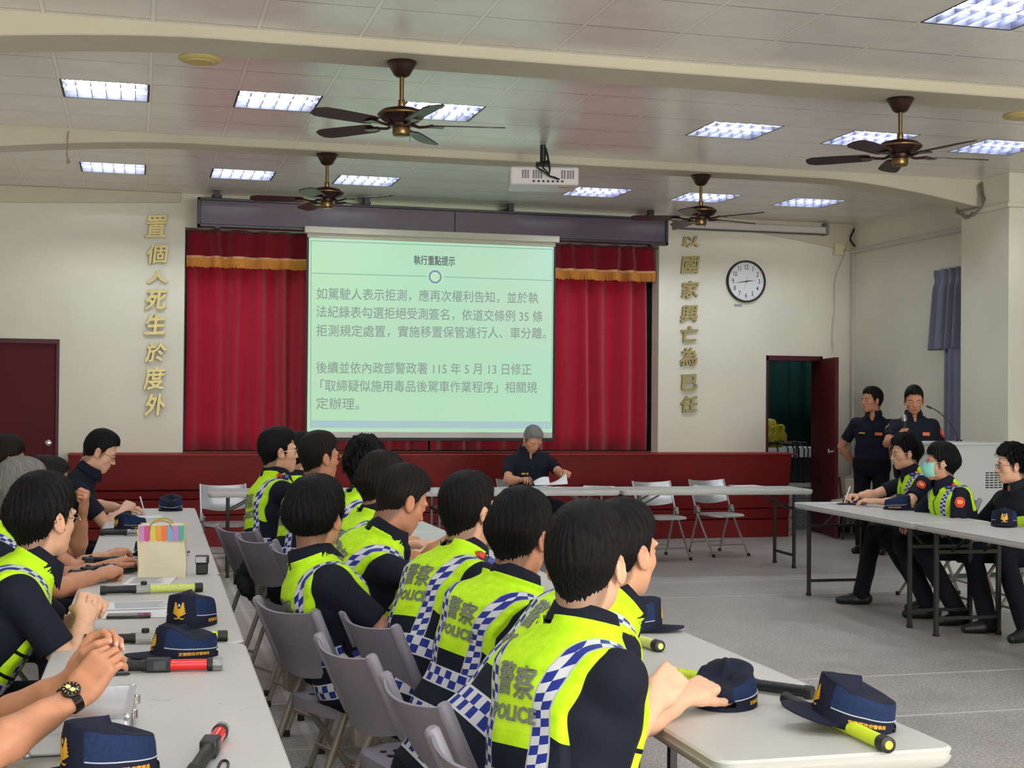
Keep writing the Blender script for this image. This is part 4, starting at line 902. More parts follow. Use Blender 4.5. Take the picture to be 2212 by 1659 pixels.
# folded tripods and camera flash
M_TRI = mat('tripod_black', (22, 22, 24), .4)
def tripod(a, b, label):
    a, b = Vector(a), Vector(b); d = b-a; L = d.length; t = thing('folded_tripod', label, 'tripod', (a.x, a.y, TH), math.atan2(d.y, d.x), 'folded camera tripods'); X = Matrix.Rotation(R_(90), 3, 'Y')
    MB().ball((.018, 0, .03), .02, 8).lathe([(.0005, .03), (.012, .03), (.016, .05), (.016, .075), (.0005, .075)], (0, 0, .03), 14, X).build('head', M_TRI, t)
    for k, (yy, zz) in enumerate(((-.018, .014), (.018, .014), (0, .042))):
        MB().tube([(.07, yy, zz), (L*.5, yy, zz), (L*.5, yy, zz), (L, yy, zz)], [.012, .012, .009, .009], 10).lathe([(.0005, L*.48), (.015, L*.48), (.015, L*.48+.03), (.0005, L*.48+.03)], (0, yy, zz), 12, X).build('leg', M_TRI, t)
    MB().bbox((.085, -.022, .018), (.125, .022, .05)).bbox((.10, -.006, .045), (.115, .012, .06)).build('shoulder', mat('tripod_grey', (52, 52, 56), .4), t, bevel=.003)
tripod((-.30, 6.86), (.12, 6.78), 'black folded tripod lying behind the gift bag, the farther of the two'); tripod((-.27, 6.38), (.02, 6.66), 'black folded tripod lying behind the gift bag, the nearer of the two')
fl = thing('camera_flash', 'small black camera flash standing right of the gift bag', 'camera flash', (.30, 6.52, TH), R_(-4)); MB().box((0, 0, .025), (.052, .05, .05)).build('flash_body', M_TRI, fl, bevel=.006); MB().box((0, 0, .066), (.06, .055, .036), (0, 0, 0)).build('flash_head', M_TRI, fl, bevel=.004); MB().box((-.005, -.0285, .068), (.046, .002, .026)).build('flash_window', mat('flash_glass', (200, 205, 210), .1), fl)
# aluminium case
M_AL = mat('brushed_aluminium', (196, 198, 204), .3, metal=.75); ac = thing('aluminium_case', 'silver aluminium case under the forearms of the man with the watch', 'case', (-.11, 3.42, TH), R_(-2))
MB().box((0, 0, .043), (.215, .34, .082)).build('case_shell', mat('case_panel', (206, 207, 212), .38, metal=.3), ac, bevel=.006)
mb = MB()
for sx in (-1, 1):
    for sy in (-1, 1): mb.ball((sx*.105, sy*.167, .082), .010, 6).ball((sx*.105, sy*.167, .006), .010, 6)
    mb.bar((sx*.106, -.165, .083), (sx*.106, .165, .083), .014, .008).bar((sx*.106, -.165, .005), (sx*.106, .165, .005), .014, .008)
for sy in (-1, 1): mb.bar((-.105, sy*.168, .083), (.105, sy*.168, .083), .014, .008); mb.bar((-.105, sy*.168, .05), (.105, sy*.168, .05), .006, .008)
mb.build('edge_trim', M_AL, ac, smooth=40)
for yy in (-.06, .10): MB().box((.112, yy, .05), (.010, .03, .045)).lathe([(.0005, 0), (.008, 0), (.008, .02), (.0005, .022)], (.118, yy, .055), 12).tube([(.114, yy-.012, .06), (.122, yy, .07), (.114, yy+.012, .06)], .0025, 6).build('latch', CHROME, ac, bevel=.002)
# black bag hung on the farthest chair
def blob(name, m, c, r, seed, amp, label, cat): o = blob_mesh(name, m, r, seed, amp, c, 20); return tag(o, label, cat)
blob('shoulder_bag', mat('bag_black', (16, 16, 19), .7), (.66, 8.02, .53), (.10, .13, .13), 11, .35, 'black soft bag hanging behind the farthest grey chair', 'bag')
# ================================================================== PEOPLE: distance-field modelling
import openvdb as vdb
f32 = np.float32
class SDF:
    def __init__(s, lo, hi, vox):
        s.lo = np.array(lo, f32); s.vox = vox
        s.n = np.maximum(2, np.ceil((np.array(hi)-np.array(lo))/vox).astype(int)+1)
        s.ax = [(s.lo[i]+np.arange(s.n[i])*vox).astype(f32) for i in range(3)]
        s.d = np.full(tuple(s.n), .5, f32)
    def blk(s, lo, hi):
        sl = []
        for i in range(3):
            a = int(np.clip(math.floor((lo[i]-s.lo[i])/s.vox), 0, s.n[i])); b = int(np.clip(math.ceil((hi[i]-s.lo[i])/s.vox)+1, 0, s.n[i]))
            sl.append(slice(a, b))
        return tuple(sl), s.ax[0][sl[0]][:, None, None], s.ax[1][sl[1]][None, :, None], s.ax[2][sl[2]][None, None, :]
    def put(s, sl, e, k, op):
        d = s.d[sl]
        if d.size == 0: return
        if op == 'u':
            h = np.clip(.5+.5*(d-e)/k, 0, 1); s.d[sl] = e*h+d*(1-h)-k*h*(1-h)
        else:       # carve
            e = -e; h = np.clip(.5-.5*(d-e)/k, 0, 1); s.d[sl] = e*h+d*(1-h)+k*h*(1-h)
    def cone(s, a, b, ra, rb, k=.012, op='u', pad=None):
        a = np.array(a, f32); b = np.array(b, f32); m = max(ra, rb)+(pad if pad is not None else max(.03, 2*k))
        sl, X, Y, Z = s.blk(np.minimum(a, b)-m, np.maximum(a, b)+m); ab = b-a; L2 = max(float(ab @ ab), 1e-9)
        x, y, z = X-a[0], Y-a[1], Z-a[2]; t = np.clip((x*ab[0]+y*ab[1]+z*ab[2])/L2, 0, 1)
        e = np.sqrt((x-t*ab[0])**2+(y-t*ab[1])**2+(z-t*ab[2])**2)-(ra+(rb-ra)*t)
        s.put(sl, e, k, op); return s
    def chain(s, pts, rs, k=.008):
        for i in range(len(pts)-1): s.cone(pts[i], pts[i+1], rs[i], rs[i+1], k)
        return s
    def ell(s, c, r, M=None, k=.012, op='u', pad=None):
        c = np.array(c, f32); r = np.array(r, f32); m = (max(r) if M is not None else r)+(pad if pad is not None else max(.03, 2*k))
        sl, X, Y, Z = s.blk(c-m, c+m); x, y, z = X-c[0], Y-c[1], Z-c[2]
        if M is not None:
            M = np.array(M, f32); x, y, z = [M[0, i]*x+M[1, i]*y+M[2, i]*z for i in range(3)]
        a = np.sqrt((x/r[0])**2+(y/r[1])**2+(z/r[2])**2); g = np.sqrt((x/r[0]**2)**2+(y/r[1]**2)**2+(z/r[2]**2)**2)
        s.put(sl, a*(a-1)/np.maximum(g, 1e-6), k, op); return s
    def box(s, c, h, rad, M=None, k=.01, op='u'):
        c = np.array(c, f32); h = np.array(h, f32); m = (np.linalg.norm(h) if M is not None else h)+.04
        sl, X, Y, Z = s.blk(c-m, c+m); x, y, z = X-c[0], Y-c[1], Z-c[2]
        if M is not None:
            M = np.array(M, f32); x, y, z = [M[0, i]*x+M[1, i]*y+M[2, i]*z for i in range(3)]
        q = [np.abs(v)-(h[i]-rad) for i, v in enumerate((x, y, z))]
        e = np.sqrt(np.maximum(q[0], 0)**2+np.maximum(q[1], 0)**2+np.maximum(q[2], 0)**2)+np.minimum(np.maximum(np.maximum(q[0], q[1]), q[2]), 0)-rad
        s.put(sl, e, k, op); return s
    def full(s): return s.ax[0][:, None, None], s.ax[1][None, :, None], s.ax[2][None, None, :]
    def mesh(s):
        g = vdb.FloatGrid(.5); g.copyFromArray(np.ascontiguousarray(s.d)); p, q = g.convertToQuads(0.0)
        return (p*s.vox+s.lo).astype(np.float64), q[:, ::-1].astype(np.int64)
def np_mesh(name, V, Q, m, parent=None, mw=None, attrs=None, smooth=True):
    me = bpy.data.meshes.new(name); nv, nq = len(V), len(Q)
    me.vertices.add(nv); me.vertices.foreach_set('co', np.ascontiguousarray(V, f32).ravel())
    me.loops.add(nq*4); me.polygons.add(nq); me.loops.foreach_set('vertex_index', np.ascontiguousarray(Q, np.int32).ravel())
    me.polygons.foreach_set('loop_start', np.arange(0, nq*4, 4, dtype=np.int32))
    me.polygons.foreach_set('use_smooth', np.ones(nq, bool) if smooth else np.zeros(nq, bool))
    me.update(calc_edges=True); me.validate()
    for k in (m if isinstance(m, (list, tuple)) else [m]): me.materials.append(k)
    for a, v in (attrs or {}).items():
        at_ = me.attributes.new(a, 'FLOAT', 'POINT'); at_.data.foreach_set('value', np.ascontiguousarray(v, f32))
    o = bpy.data.objects.new(name, me); COL.objects.link(o)
    if parent is not None: o.parent = parent
    if mw is not None: o.matrix_local = mw
    return o
A3 = lambda v: np.array(v, float)
def nrm(v): v = A3(v); return v/max(np.linalg.norm(v), 1e-9)
def rot_x(a): c, s_ = math.cos(a), math.sin(a); return np.array(((1, 0, 0), (0, c, -s_), (0, s_, c)))
def frame(phi, pitch=0, roll=0):
    """columns right, forward, up; phi clockwise from +Y; pitch > 0 looks down"""
    p, q = R_(phi), R_(pitch); f = A3((math.sin(p), math.cos(p), 0)); r = A3((math.cos(p), -math.sin(p), 0)); u = A3((0, 0, 1))
    f2 = f*math.cos(q)-u*math.sin(q); u2 = u*math.cos(q)+f*math.sin(q)
    c, s_ = math.cos(R_(roll)), math.sin(R_(roll)); r3 = r*c-u2*s_; u3 = u2*c+r*s_
    return np.stack([r3, f2, u3], 1)

# ---- skin, hair and cloth materials
def skin_mat(name, c):
    m = mat(name, c, .48, spec=.35, sss=.12); n = NT(m)
    def at_(k): a = n.new('ShaderNodeAttribute'); a.attribute_name = k; return a.outputs['Fac']
    base = n.mix(n.ramp(n.noise(n.coords(), 28, 4), .3, .7), tuple(v*.9 for v in lin(c)), tuple(min(1, v*1.08) for v in lin(c)))
    base = n.mix(n.math('MULTIPLY', at_('lip'), .55), base, lin((168, 84, 78))); base = n.mix(n.math('MULTIPLY', at_('flush'), .22), base, lin((210, 122, 100)))
    base = n.mix(n.math('MULTIPLY', at_('brow'), .85), base, lin((40, 32, 30))); base = n.mix(n.math('MULTIPLY', at_('stub'), .6), base, lin((58, 48, 46)))
    base = n.mix(n.math('MULTIPLY', at_('nail'), .5), base, lin((236, 196, 182)))
    n.color(base); n.bump(n.noise(n.coords(), 260, 2), .12, .001); return m
SKINS = [skin_mat('skin_tan', (208, 152, 122)), skin_mat('skin_light', (222, 172, 144)), skin_mat('skin_brown', (192, 134, 104))]
def hair_mat(name, c, c2, rough=.42):
    m = mat(name, c, rough+.1, spec=.14); n = NT(m); x, y, z = n.sep(n.coords())
    a = n.math('ARCTAN2', x, n.math('ADD', n.math('MULTIPLY', y, .9), .06))
    cb = n.new('ShaderNodeCombineXYZ'); n.link(n.math('MULTIPLY', a, 26), cb.inputs[0]); n.link(n.math('MULTIPLY', z, 14), cb.inputs[1])
    f = n.noise(cb.outputs[0], 2.2, 4, .7); n.color(n.mix(n.ramp(f, .35, .75), lin(c), lin(c2))); n.bump(f, .4, .005); return m
HAIRS = {'black': hair_mat('black_hair', (8, 7, 9), (25, 22, 24)), 'brownblack': hair_mat('brown_black_hair', (13, 10, 11), (40, 31, 31)), 'grey': hair_mat('grey_hair', (72, 70, 68), (150, 148, 144), .5), 'silver': hair_mat('silver_hair', (92, 92, 92), (176, 174, 172), .5)}
def fabric(name, c, rough=.85, amt=.12):
    m = mat(name, c, rough, spec=.22); n = NT(m); f = n.noise(n.coords(), 9, 4, .6)
    n.color(n.mix(n.ramp(f, .3, .7), tuple(v*(1-amt) for v in lin(c)), tuple(v*(1+amt) for v in lin(c)))); n.bump(n.noise(n.coords(), 420, 2), .3, .0015); return m
M_NAVY = fabric('navy_uniform', (24, 25, 40)); M_TROU = fabric('dark_trousers', (17, 18, 27)); M_BLK = fabric('black_webbing', (14, 14, 17)); M_JACK = fabric('black_jacket', (26, 28, 33))
M_SHOE = mat('black_shoe', (16, 15, 17), .5); M_EYEW = mat('eye_white', (222, 214, 208), .25); M_IRIS = mat('iris_dark', (26, 18, 16), .15)
def vest_material():
    m = mat('hivis_vest', (196, 240, 30), .75, spec=.2); n = NT(m); x, y, z = n.sep(n.coords()); M = n.math
    ax = M('ABSOLUTE', x)
    xs = M('ADD', .098, M('MULTIPLY', M('MAXIMUM', M('SUBTRACT', z, .36), 0), .26))
    u = M('DIVIDE', M('SUBTRACT', ax, xs), .0235); v = M('DIVIDE', M('SUBTRACT', z, y), .0235)
    par = M('MODULO', M('ADD', M('FLOOR', M('ADD', u, 20)), M('FLOOR', M('ADD', v, 100))), 2)
    strip = M('LESS_THAN', M('ABSOLUTE', u), 1.18); edge = M('GREATER_THAN', M('ABSOLUTE', u), 1.0)
    strip = M('MULTIPLY', strip, M('GREATER_THAN', z, .185))
    ang = M('MULTIPLY', M('ARCTAN2', x, M('MULTIPLY', y, -1.25)), .165)
    def belt(z0):
        bu = M('DIVIDE', ang, .03); bv = M('DIVIDE', M('SUBTRACT', z, z0), .03)
        inn = M('MULTIPLY', M('GREATER_THAN', bv, -.2), M('LESS_THAN', bv, 2.2)); e = M('SUBTRACT', 1, M('MULTIPLY', M('GREATER_THAN', bv, 0), M('LESS_THAN', bv, 2)))
        return inn, e, M('MODULO', M('ADD', M('FLOOR', M('ADD', bu, 50)), M('FLOOR', M('ADD', bv, 10))), 2)
    back = M('LESS_THAN', y, .0)
    cen = M('MULTIPLY', M('LESS_THAN', u, 0), M('GREATER_THAN', z, .255))
    out = M('MULTIPLY', M('GREATER_THAN', u, 0), M('GREATER_THAN', M('ADD', z, M('MULTIPLY', u, .012)), .31))
    yel = M('MAXIMUM', cen, out); yel = M('MAXIMUM', yel, M('MULTIPLY', M('SUBTRACT', 1, back), M('GREATER_THAN', z, .06)))
    fin = n.noise(n.coords(), 30, 3)
    Y1 = n.mix(n.ramp(fin, .3, .7), lin((172, 226, 18)), lin((202, 244, 40))); nav = lin((22, 26, 42))
    panel = M('MULTIPLY', M('MULTIPLY', M('LESS_THAN', u, -.15), back), M('MULTIPLY', M('GREATER_THAN', z, .292), M('LESS_THAN', z, .435)))
    Y1 = n.mix(M('MULTIPLY', panel, .45), Y1, lin((212, 250, 60)))
    c = n.mix(yel, nav, Y1)
    blue = lin((38, 52, 140)); white = lin((206, 208, 214)); sil = lin((176, 178, 184))
    c = n.mix(strip, c, n.mix(edge, n.mix(par, white, blue), sil))
    for z0 in (.125, -.02):
        i, e, p = belt(z0); c = n.mix(i, c, n.mix(e, n.mix(p, white, blue), white))
    zip_ = M('MULTIPLY', M('LESS_THAN', ax, .007), M('GREATER_THAN', y, 0)); c = n.mix(zip_, c, lin((16, 16, 20)))
    for zz, h in ((.30, .006), (.215, .006)):
        c = n.mix(M('MULTIPLY', M('SUBTRACT', 1, back), M('LESS_THAN', M('ABSOLUTE', M('SUBTRACT', z, zz)), h)), c, lin((16, 16, 20)))
    a = n.new('ShaderNodeAttribute'); a.attribute_name = 'trim'; c = n.mix(a.outputs['Fac'], c, lin((15, 15, 18)))
    n.color(c)
    refl = M('MULTIPLY', strip, .3); n.link(M('SUBTRACT', .75, refl), n.b.inputs['Roughness'])
    n.bump(n.noise(n.coords(), 500, 1), .3, .0015); return m
M_VEST = vest_material(); M_VTXT = mat('reflective_grey', (118, 124, 112), .45)

# ---- head (cached by detail): origin between the ears, +y forward
HEADC = {}
def head_mesh(vox):
    if vox in HEADC: return HEADC[vox]
    s = SDF((-.105, -.14, -.20), (.105, .14, .15), vox)
    s.ell((0, -.012, .035), (.076, .096, .092)).ell((0, .028, -.02), (.063, .062, .085), k=.03).ell((0, .022, -.066), (.054, .058, .042), k=.03)
    s.ell((0, .066, -.094), (.024, .02, .018), k=.03)
    for q in (-1, 1):
        s.ell((q*.043, .052, -.022), (.022, .024, .022), k=.02).ell((q*.03, .076, .024), (.028, .014, .010), k=.014)
        s.ell((q*.0325, .094, .004), (.018, .012, .012), k=.010, op='c')
        s.ell((q*.0325, .0755, .003), (.0165, .0145, .0125), k=.004)
    s.cone((0, .084, .014), (0, .101, -.024), .0075, .0105, k=.010).ell((0, .104, -.028), (.0125, .012, .010), k=.006)
    for q in (-1, 1): s.ell((q*.0125, .095, -.031), (.0075, .010, .0075), k=.005)
    s.ell((0, .078, -.058), (.03, .016, .020), k=.012)
    s.ell((0, .089, -.0545), (.023, .009, .0065), k=.005).ell((0, .086, -.0665), (.020, .010, .0075), k=.005).ell((0, .098, -.0605), (.026, .010, .0016), k=.003, op='c')
    for q in (-1, 1): s.ell((q*.0325, .0925, .0022), (.0145, .007, .0019), k=.002, op='c')
    for q in (-1, 1):
        Mx = Euler((R_(12), 0, R_(-q*22))).to_matrix()
        s.ell((q*.081, -.008, -.006), (.0075, .019, .032), Mx, k=.006).ell((q*.089, -.002, -.002), (.006, .010, .019), Mx, k=.004, op='c').ell((q*.079, .004, -.032), (.006, .009, .010), k=.006)
    s.cone((0, -.028, -.06), (0, -.032, -.115), .053, .050, k=.03)
    V, Q = s.mesh(); X, Y, Z = V.T
    def g(cx, cy, cz, rx, ry, rz): return np.clip(1.6*(1-np.sqrt(((np.abs(X)-cx)/rx)**2+((Y-cy)/ry)**2+((Z-cz)/rz)**2)), 0, 1)
    lip = np.maximum(g(0, .092, -.0545, .025, .02, .0075), g(0, .092, -.0665, .022, .02, .008))
    brow = g(.034, .085, .0245+0*X, .023, .03, .0062); flush = np.maximum(g(.083, -.005, -.005, .02, .03, .05), np.maximum(g(.042, .07, -.025, .03, .04, .022), g(0, .105, -.028, .018, .02, .014)))
    zc = np.interp(Y, HY, HZ); stub = np.clip((Z-zc+.034)/.034, 0, 1)*(Y < .035)*(np.abs(X) < .079)
    HEADC[vox] = (V, Q, dict(lip=lip, brow=brow, flush=flush, stub=stub, nail=0*X)); return HEADC[vox]
HY = [-.12, -.085, -.05, -.03, -.012, .002, .014, .026, .036, .05, .075, .11]
HZ = [-.088, -.100, -.092, -.052, .000, .010, -.018, -.008, .035, .060, .076, .080]
HAIRC = {}
def hair_mesh(style, vox, nstr):
    key = (style, vox)
    if key in HAIRC: return HAIRC[key]
    top, side, bk, drop, fringe = {'crop': (.016, .006, .007, 0, 0), 'full': (.026, .011, .012, 0, .012), 'fade': (.022, .003, .004, .006, -.010), 'bowl': (.024, .020, .022, -.030, .03), 'tousled': (.030, .010, .012, 0, .0), 'thin': (.008, .006, .008, .0, -.012), 'long': (.020, .020, .024, -.085, .02), 'short': (.011, .004, .004, .002, -.008), 'bald': (.006, .007, .008, 0, -.02)}[style]
    s = SDF((-.12, -.16, -.17), (.12, .15, .20), vox)
    s.ell((0, -.012-(bk-side)*.5, .035+(top-.008)*.35), (.077+side, .097+(bk+side)*.5, .092+top*.75), k=.01)
    s.ell((0, .035, .085), (.055+side*.5, .05, .034+top*.75), k=.03)
    if style in ('full', 'tousled', 'bowl', 'long'): s.ell((0, -.07, .01), (.066+side, .052+bk*.6, .065), k=.03)
    if style not in ('bowl',): s.cone((0, -.034, -.02), (0, -.038, -.115), .0575+bk*.35, .0555, k=.035)
    if style == 'long':
        s.ell((0, -.075, -.07), (.07, .05, .07), k=.04)
    X, Y, Z = s.full(); r = random.Random(hash(style) % 97 if False else len(style)*7+ord(style[0]))
    zc = np.interp(Y, HY, HZ).astype(f32)+drop*(Y < -.012)+np.where(Y > .04, -fringe, 0)+.35*np.maximum(np.abs(X)-.045, 0)*(Y > .04)*-1.0
    th = np.arctan2(X, Y+.05); wv = .006*np.sin(th*23+1.3*np.sin(th*7))+.004*np.sin(th*57)
    cut = (zc+wv)-Z
    amp = {'tousled': .006, 'full': .0022, 'bowl': .002, 'thin': .0015}.get(style, .0013)
    rad = np.sqrt(X*X+(Y+.05)**2)
    rip = amp*(np.sin(th*31+rad*60+2*np.sin(th*5+Z*30))+.6*np.sin(th*67+rad*110))*np.clip(rad/.04, 0, 1)
    if style == 'tousled': rip = rip+.006*np.sin(X*95+Z*60)*np.sin(Y*80+2)*np.sin(Z*70)
    if style == 'bald': cut = np.maximum(cut, .024-np.sqrt(X*X+(Y+.035)**2+((Z-.135)*1.2)**2))
    s.d += rip+(.16 if style not in ('bowl', 'long') else .05)*np.maximum(.005-Z, 0)*(Y < 0)
    h = np.clip(.5-.5*(s.d-cut)/.008, 0, 1); s.d = cut*h+s.d*(1-h)+.008*h*(1-h)
    for q in (-1, 1): s.ell((q*.088, -.004, -.012), (.03, .019, .036), k=.008, op='c')
    s.d = s.d.astype(f32); V, Q = s.mesh()
    # fine strands that lie along the flow from the crown whorl
    N = np.zeros_like(V); fn_ = np.cross(V[Q[:, 2]]-V[Q[:, 0]], V[Q[:, 3]]-V[Q[:, 1]])
    for k in range(4): np.add.at(N, Q[:, k], fn_)
    N /= np.maximum(np.linalg.norm(N, axis=1, keepdims=True), 1e-9)
    if (N*(V-np.array((0, -.01, .03)))).sum() < 0: N = -N
    rg = np.random.RandomState(5); ok = np.where((V[:, 2] > -.15))[0]
    idx = rg.choice(ok, nstr); p0 = V[idx]; n0 = N[idx]
    wh = np.array((.008, -.075, .125+top)); d = p0-wh+rg.normal(0, .012, p0.shape); d -= n0*(d*n0).sum(1, keepdims=True); d /= np.maximum(np.linalg.norm(d, axis=1, keepdims=True), 1e-9)
    if style in ('full', 'bowl', 'tousled', 'long'): d[:, 2] -= .25
    L = rg.uniform(.010, .027, (nstr, 1))*(1.2 if style in ('tousled', 'long') else .9); lift = .0022 if style != 'tousled' else .007
    p1 = p0+d*L*.55+n0*lift*rg.uniform(.3, 1.2, (nstr, 1)); p2 = p0+d*L+n0*lift*rg.uniform(-.6, 1.4, (nstr, 1)); p2[:, 2] -= .15*L[:, 0]
    low = np.clip((p0[:, 2:3]+.10)/.12, .15, 1); p1 = p0+(p1-p0)*low; p2 = p0+(p2-p0)*low; sd = np.cross(d, n0); wdt = .0007; o = len(V)
    SV = np.stack([p0-n0*.001-sd*wdt, p0-n0*.001+sd*wdt, p1+sd*wdt*.8, p1-sd*wdt*.8, p2+sd*.0002, p2-sd*.0002], 1).reshape(-1, 3)
    b = o+np.arange(nstr)*6; SQ = np.concatenate([np.stack([b, b+1, b+2, b+3], 1), np.stack([b+3, b+2, b+4, b+5], 1)])
    HAIRC[key] = (np.concatenate([V, SV]), np.concatenate([Q, SQ])); return HAIRC[key]

# ---- forearm and hand (cached): elbow at 0, wrist at +y .25, back of the hand +z; right hand (thumb at -x)
ARMC = {}
POSES = {'relax': ([(25, 35, 20)]*4, 'side', 0), 'flat': ([(6, 10, 6)]*4, 'side', 5), 'curl': ([(45, 60, 30), (52, 66, 34), (58, 70, 36), (62, 72, 38)], 'fold', 0), 'fist': ([(72, 92, 50), (76, 95, 52), (80, 96, 52), (82, 96, 52)], 'fold', 0),
         'pen': ([(48, 42, 22), (56, 55, 28), (66, 70, 35), (72, 78, 40)], 'oppose', -8), 'grip': ([(62, 78, 45), (66, 82, 45), (70, 84, 45), (72, 84, 45)], 'oppose', 0), 'raise': ([(50, 52, 20), (46, 60, 30), (40, 55, 30), (34, 48, 26)], 'oppose', -38), 'pinch': ([(58, 50, 18), (52, 62, 30), (44, 55, 30), (38, 48, 26)], 'oppose', -12),
         'clasp': ([(52, 62, 30), (55, 64, 30), (58, 66, 32), (60, 66, 34)], 'fold', 6)}
def arm_mesh(pose, side, vox):
    key = (pose, side, vox)
    if key in ARMC: return ARMC[key]
    fl, th, wb = POSES[pose]; W = A3((0, .25, 0)); B = rot_x(R_(-wb))
    s = SDF((-.12, -.06, -.17), (.12, .46, .10), vox)
    s.cone((0, -.005, 0), (0, .07, 0), .042, .046, k=.015).cone((0, .07, 0), (0, .16, 0), .046, .036, k=.015)
    s.ell((0, .205, 0), (.031, .075, .0235), k=.022)
    def H(p): return W+B @ A3(p)
    Mb = B
    s.box(H((0, .052, 0)), (.040, .046, .0135), .013, Mb, k=.016); s.ell(H((-.026, .03, -.010)), (.016, .032, .015), Mb, k=.014); s.ell(H((.026, .035, -.008)), (.014, .034, .013), Mb, k=.012)
    s.box(H((0, .012, 0)), (.030, .03, .015), .014, Mb, k=.02)
    nails = []
    for i, (x, ln, r) in enumerate(((-.030, .073, .0088), (-.0102, .081, .0090), (.0102, .075, .0087), (.0290, .060, .0078))):
        y0 = (.090, .095, .091, .082)[i]; p = A3((x, y0, -.001)); a = 0; spread = (-x)*1.2*(.25 if fl[i][0] > 40 else .6)
        seg = (.46*ln, .30*ln, .24*ln); pts = [p]
        for j in range(3):
            a += R_(fl[i][j]); d = A3((math.sin(-spread*.0)+x*.6*(1-fl[i][0]/90), math.cos(a), -math.sin(a))); d = nrm(d); p = p+d*seg[j]; pts.append(p)
        P = [H(q) for q in pts]; s.cone(H((x, y0-.03, 0)), P[0], r*1.05, r*1.08, k=.008)
        s.cone(P[0], P[1], r*1.06, r*.98, k=.0035).cone(P[1], P[2], r*.98, r*.90, k=.0035).cone(P[2], P[3], r*.90, r*.74, k=.0035)
        dn = nrm(pts[3]-pts[2]); up = nrm(np.cross(A3((1, 0, 0)), dn)); nails.append((H(pts[3]+up*r*.62+dn*.001), .0068))
    T = {'side': [(-.026, .020, -.006), (-.050, .052, -.012), (-.060, .082, -.018), (-.064, .106, -.022)], 'fold': [(-.026, .020, -.012), (-.044, .046, -.030), (-.032, .074, -.044), (-.012, .088, -.050)], 'oppose': [(-.026, .020, -.012), (-.048, .048, -.032), (-.044, .078, -.050), (-.034, .098, -.062)]}[th]
    P = [H(q) for q in T]; s.cone(P[0], P[1], .0155, .0125, k=.010).cone(P[1], P[2], .0118, .0108, k=.004).cone(P[2], P[3], .0105, .0085, k=.004)
    V, Q = s.mesh(); nail = np.zeros(len(V))
    for c, r in nails: nail = np.maximum(nail, np.linalg.norm(V-c, axis=1) < r)
    if side == 'L': V = V*np.array((-1, 1, 1)); Q = Q[:, ::-1]
    ARMC[key] = (V, Q, nail.astype(float)); return ARMC[key]

# ---- torso cross-sections (height above the pelvis centre for a .57 m torso)
TZ = [-.13, -.06, .02, .10, .20, .30, .40, .46, .51, .545, .575]
TA = [.120, .172, .178, .166, .162, .174, .186, .184, .158, .105, .072]
TB = [.085, .120, .126, .118, .112, .118, .118, .108, .088, .072, .064]
TC = [.0, .0, .0, .004, .006, .002, -.006, -.012, -.014, -.012, -.008]
def torso_d(x, y, z, inf, fat=1.0):
    a = np.interp(z, TZ, TA)*fat+inf; b = np.interp(z, TZ, TB)*(1+(fat-1)*1.4)+inf; c = np.interp(z, TZ, TC); p = 2.35
    r = ((np.abs(x)/a)**p+(np.abs(y-c)/b)**p)**(1/p)
    return ((r-1)*np.minimum(a, b)).astype(f32)
def ik(S, W, lu, lf, hint):
    d = W-S; L = np.linalg.norm(d); Lm = (lu+lf)*.995
    if L > Lm: W = S+d/L*Lm; d = W-S; L = Lm
    u = d/L; a = (lu*lu-lf*lf+L*L)/(2*L); h = math.sqrt(max(lu*lu-a*a, 0)); v = A3(hint)-u*np.dot(hint, u)
    return S+u*a+nrm(v)*h, W
def M44(M3, p):
    m = np.eye(4); m[:3, :3] = M3; m[:3, 3] = p; return Matrix(m.tolist())
def xfm(V, M3, p): return V @ np.asarray(M3).T+np.asarray(p)
BODIES = {}
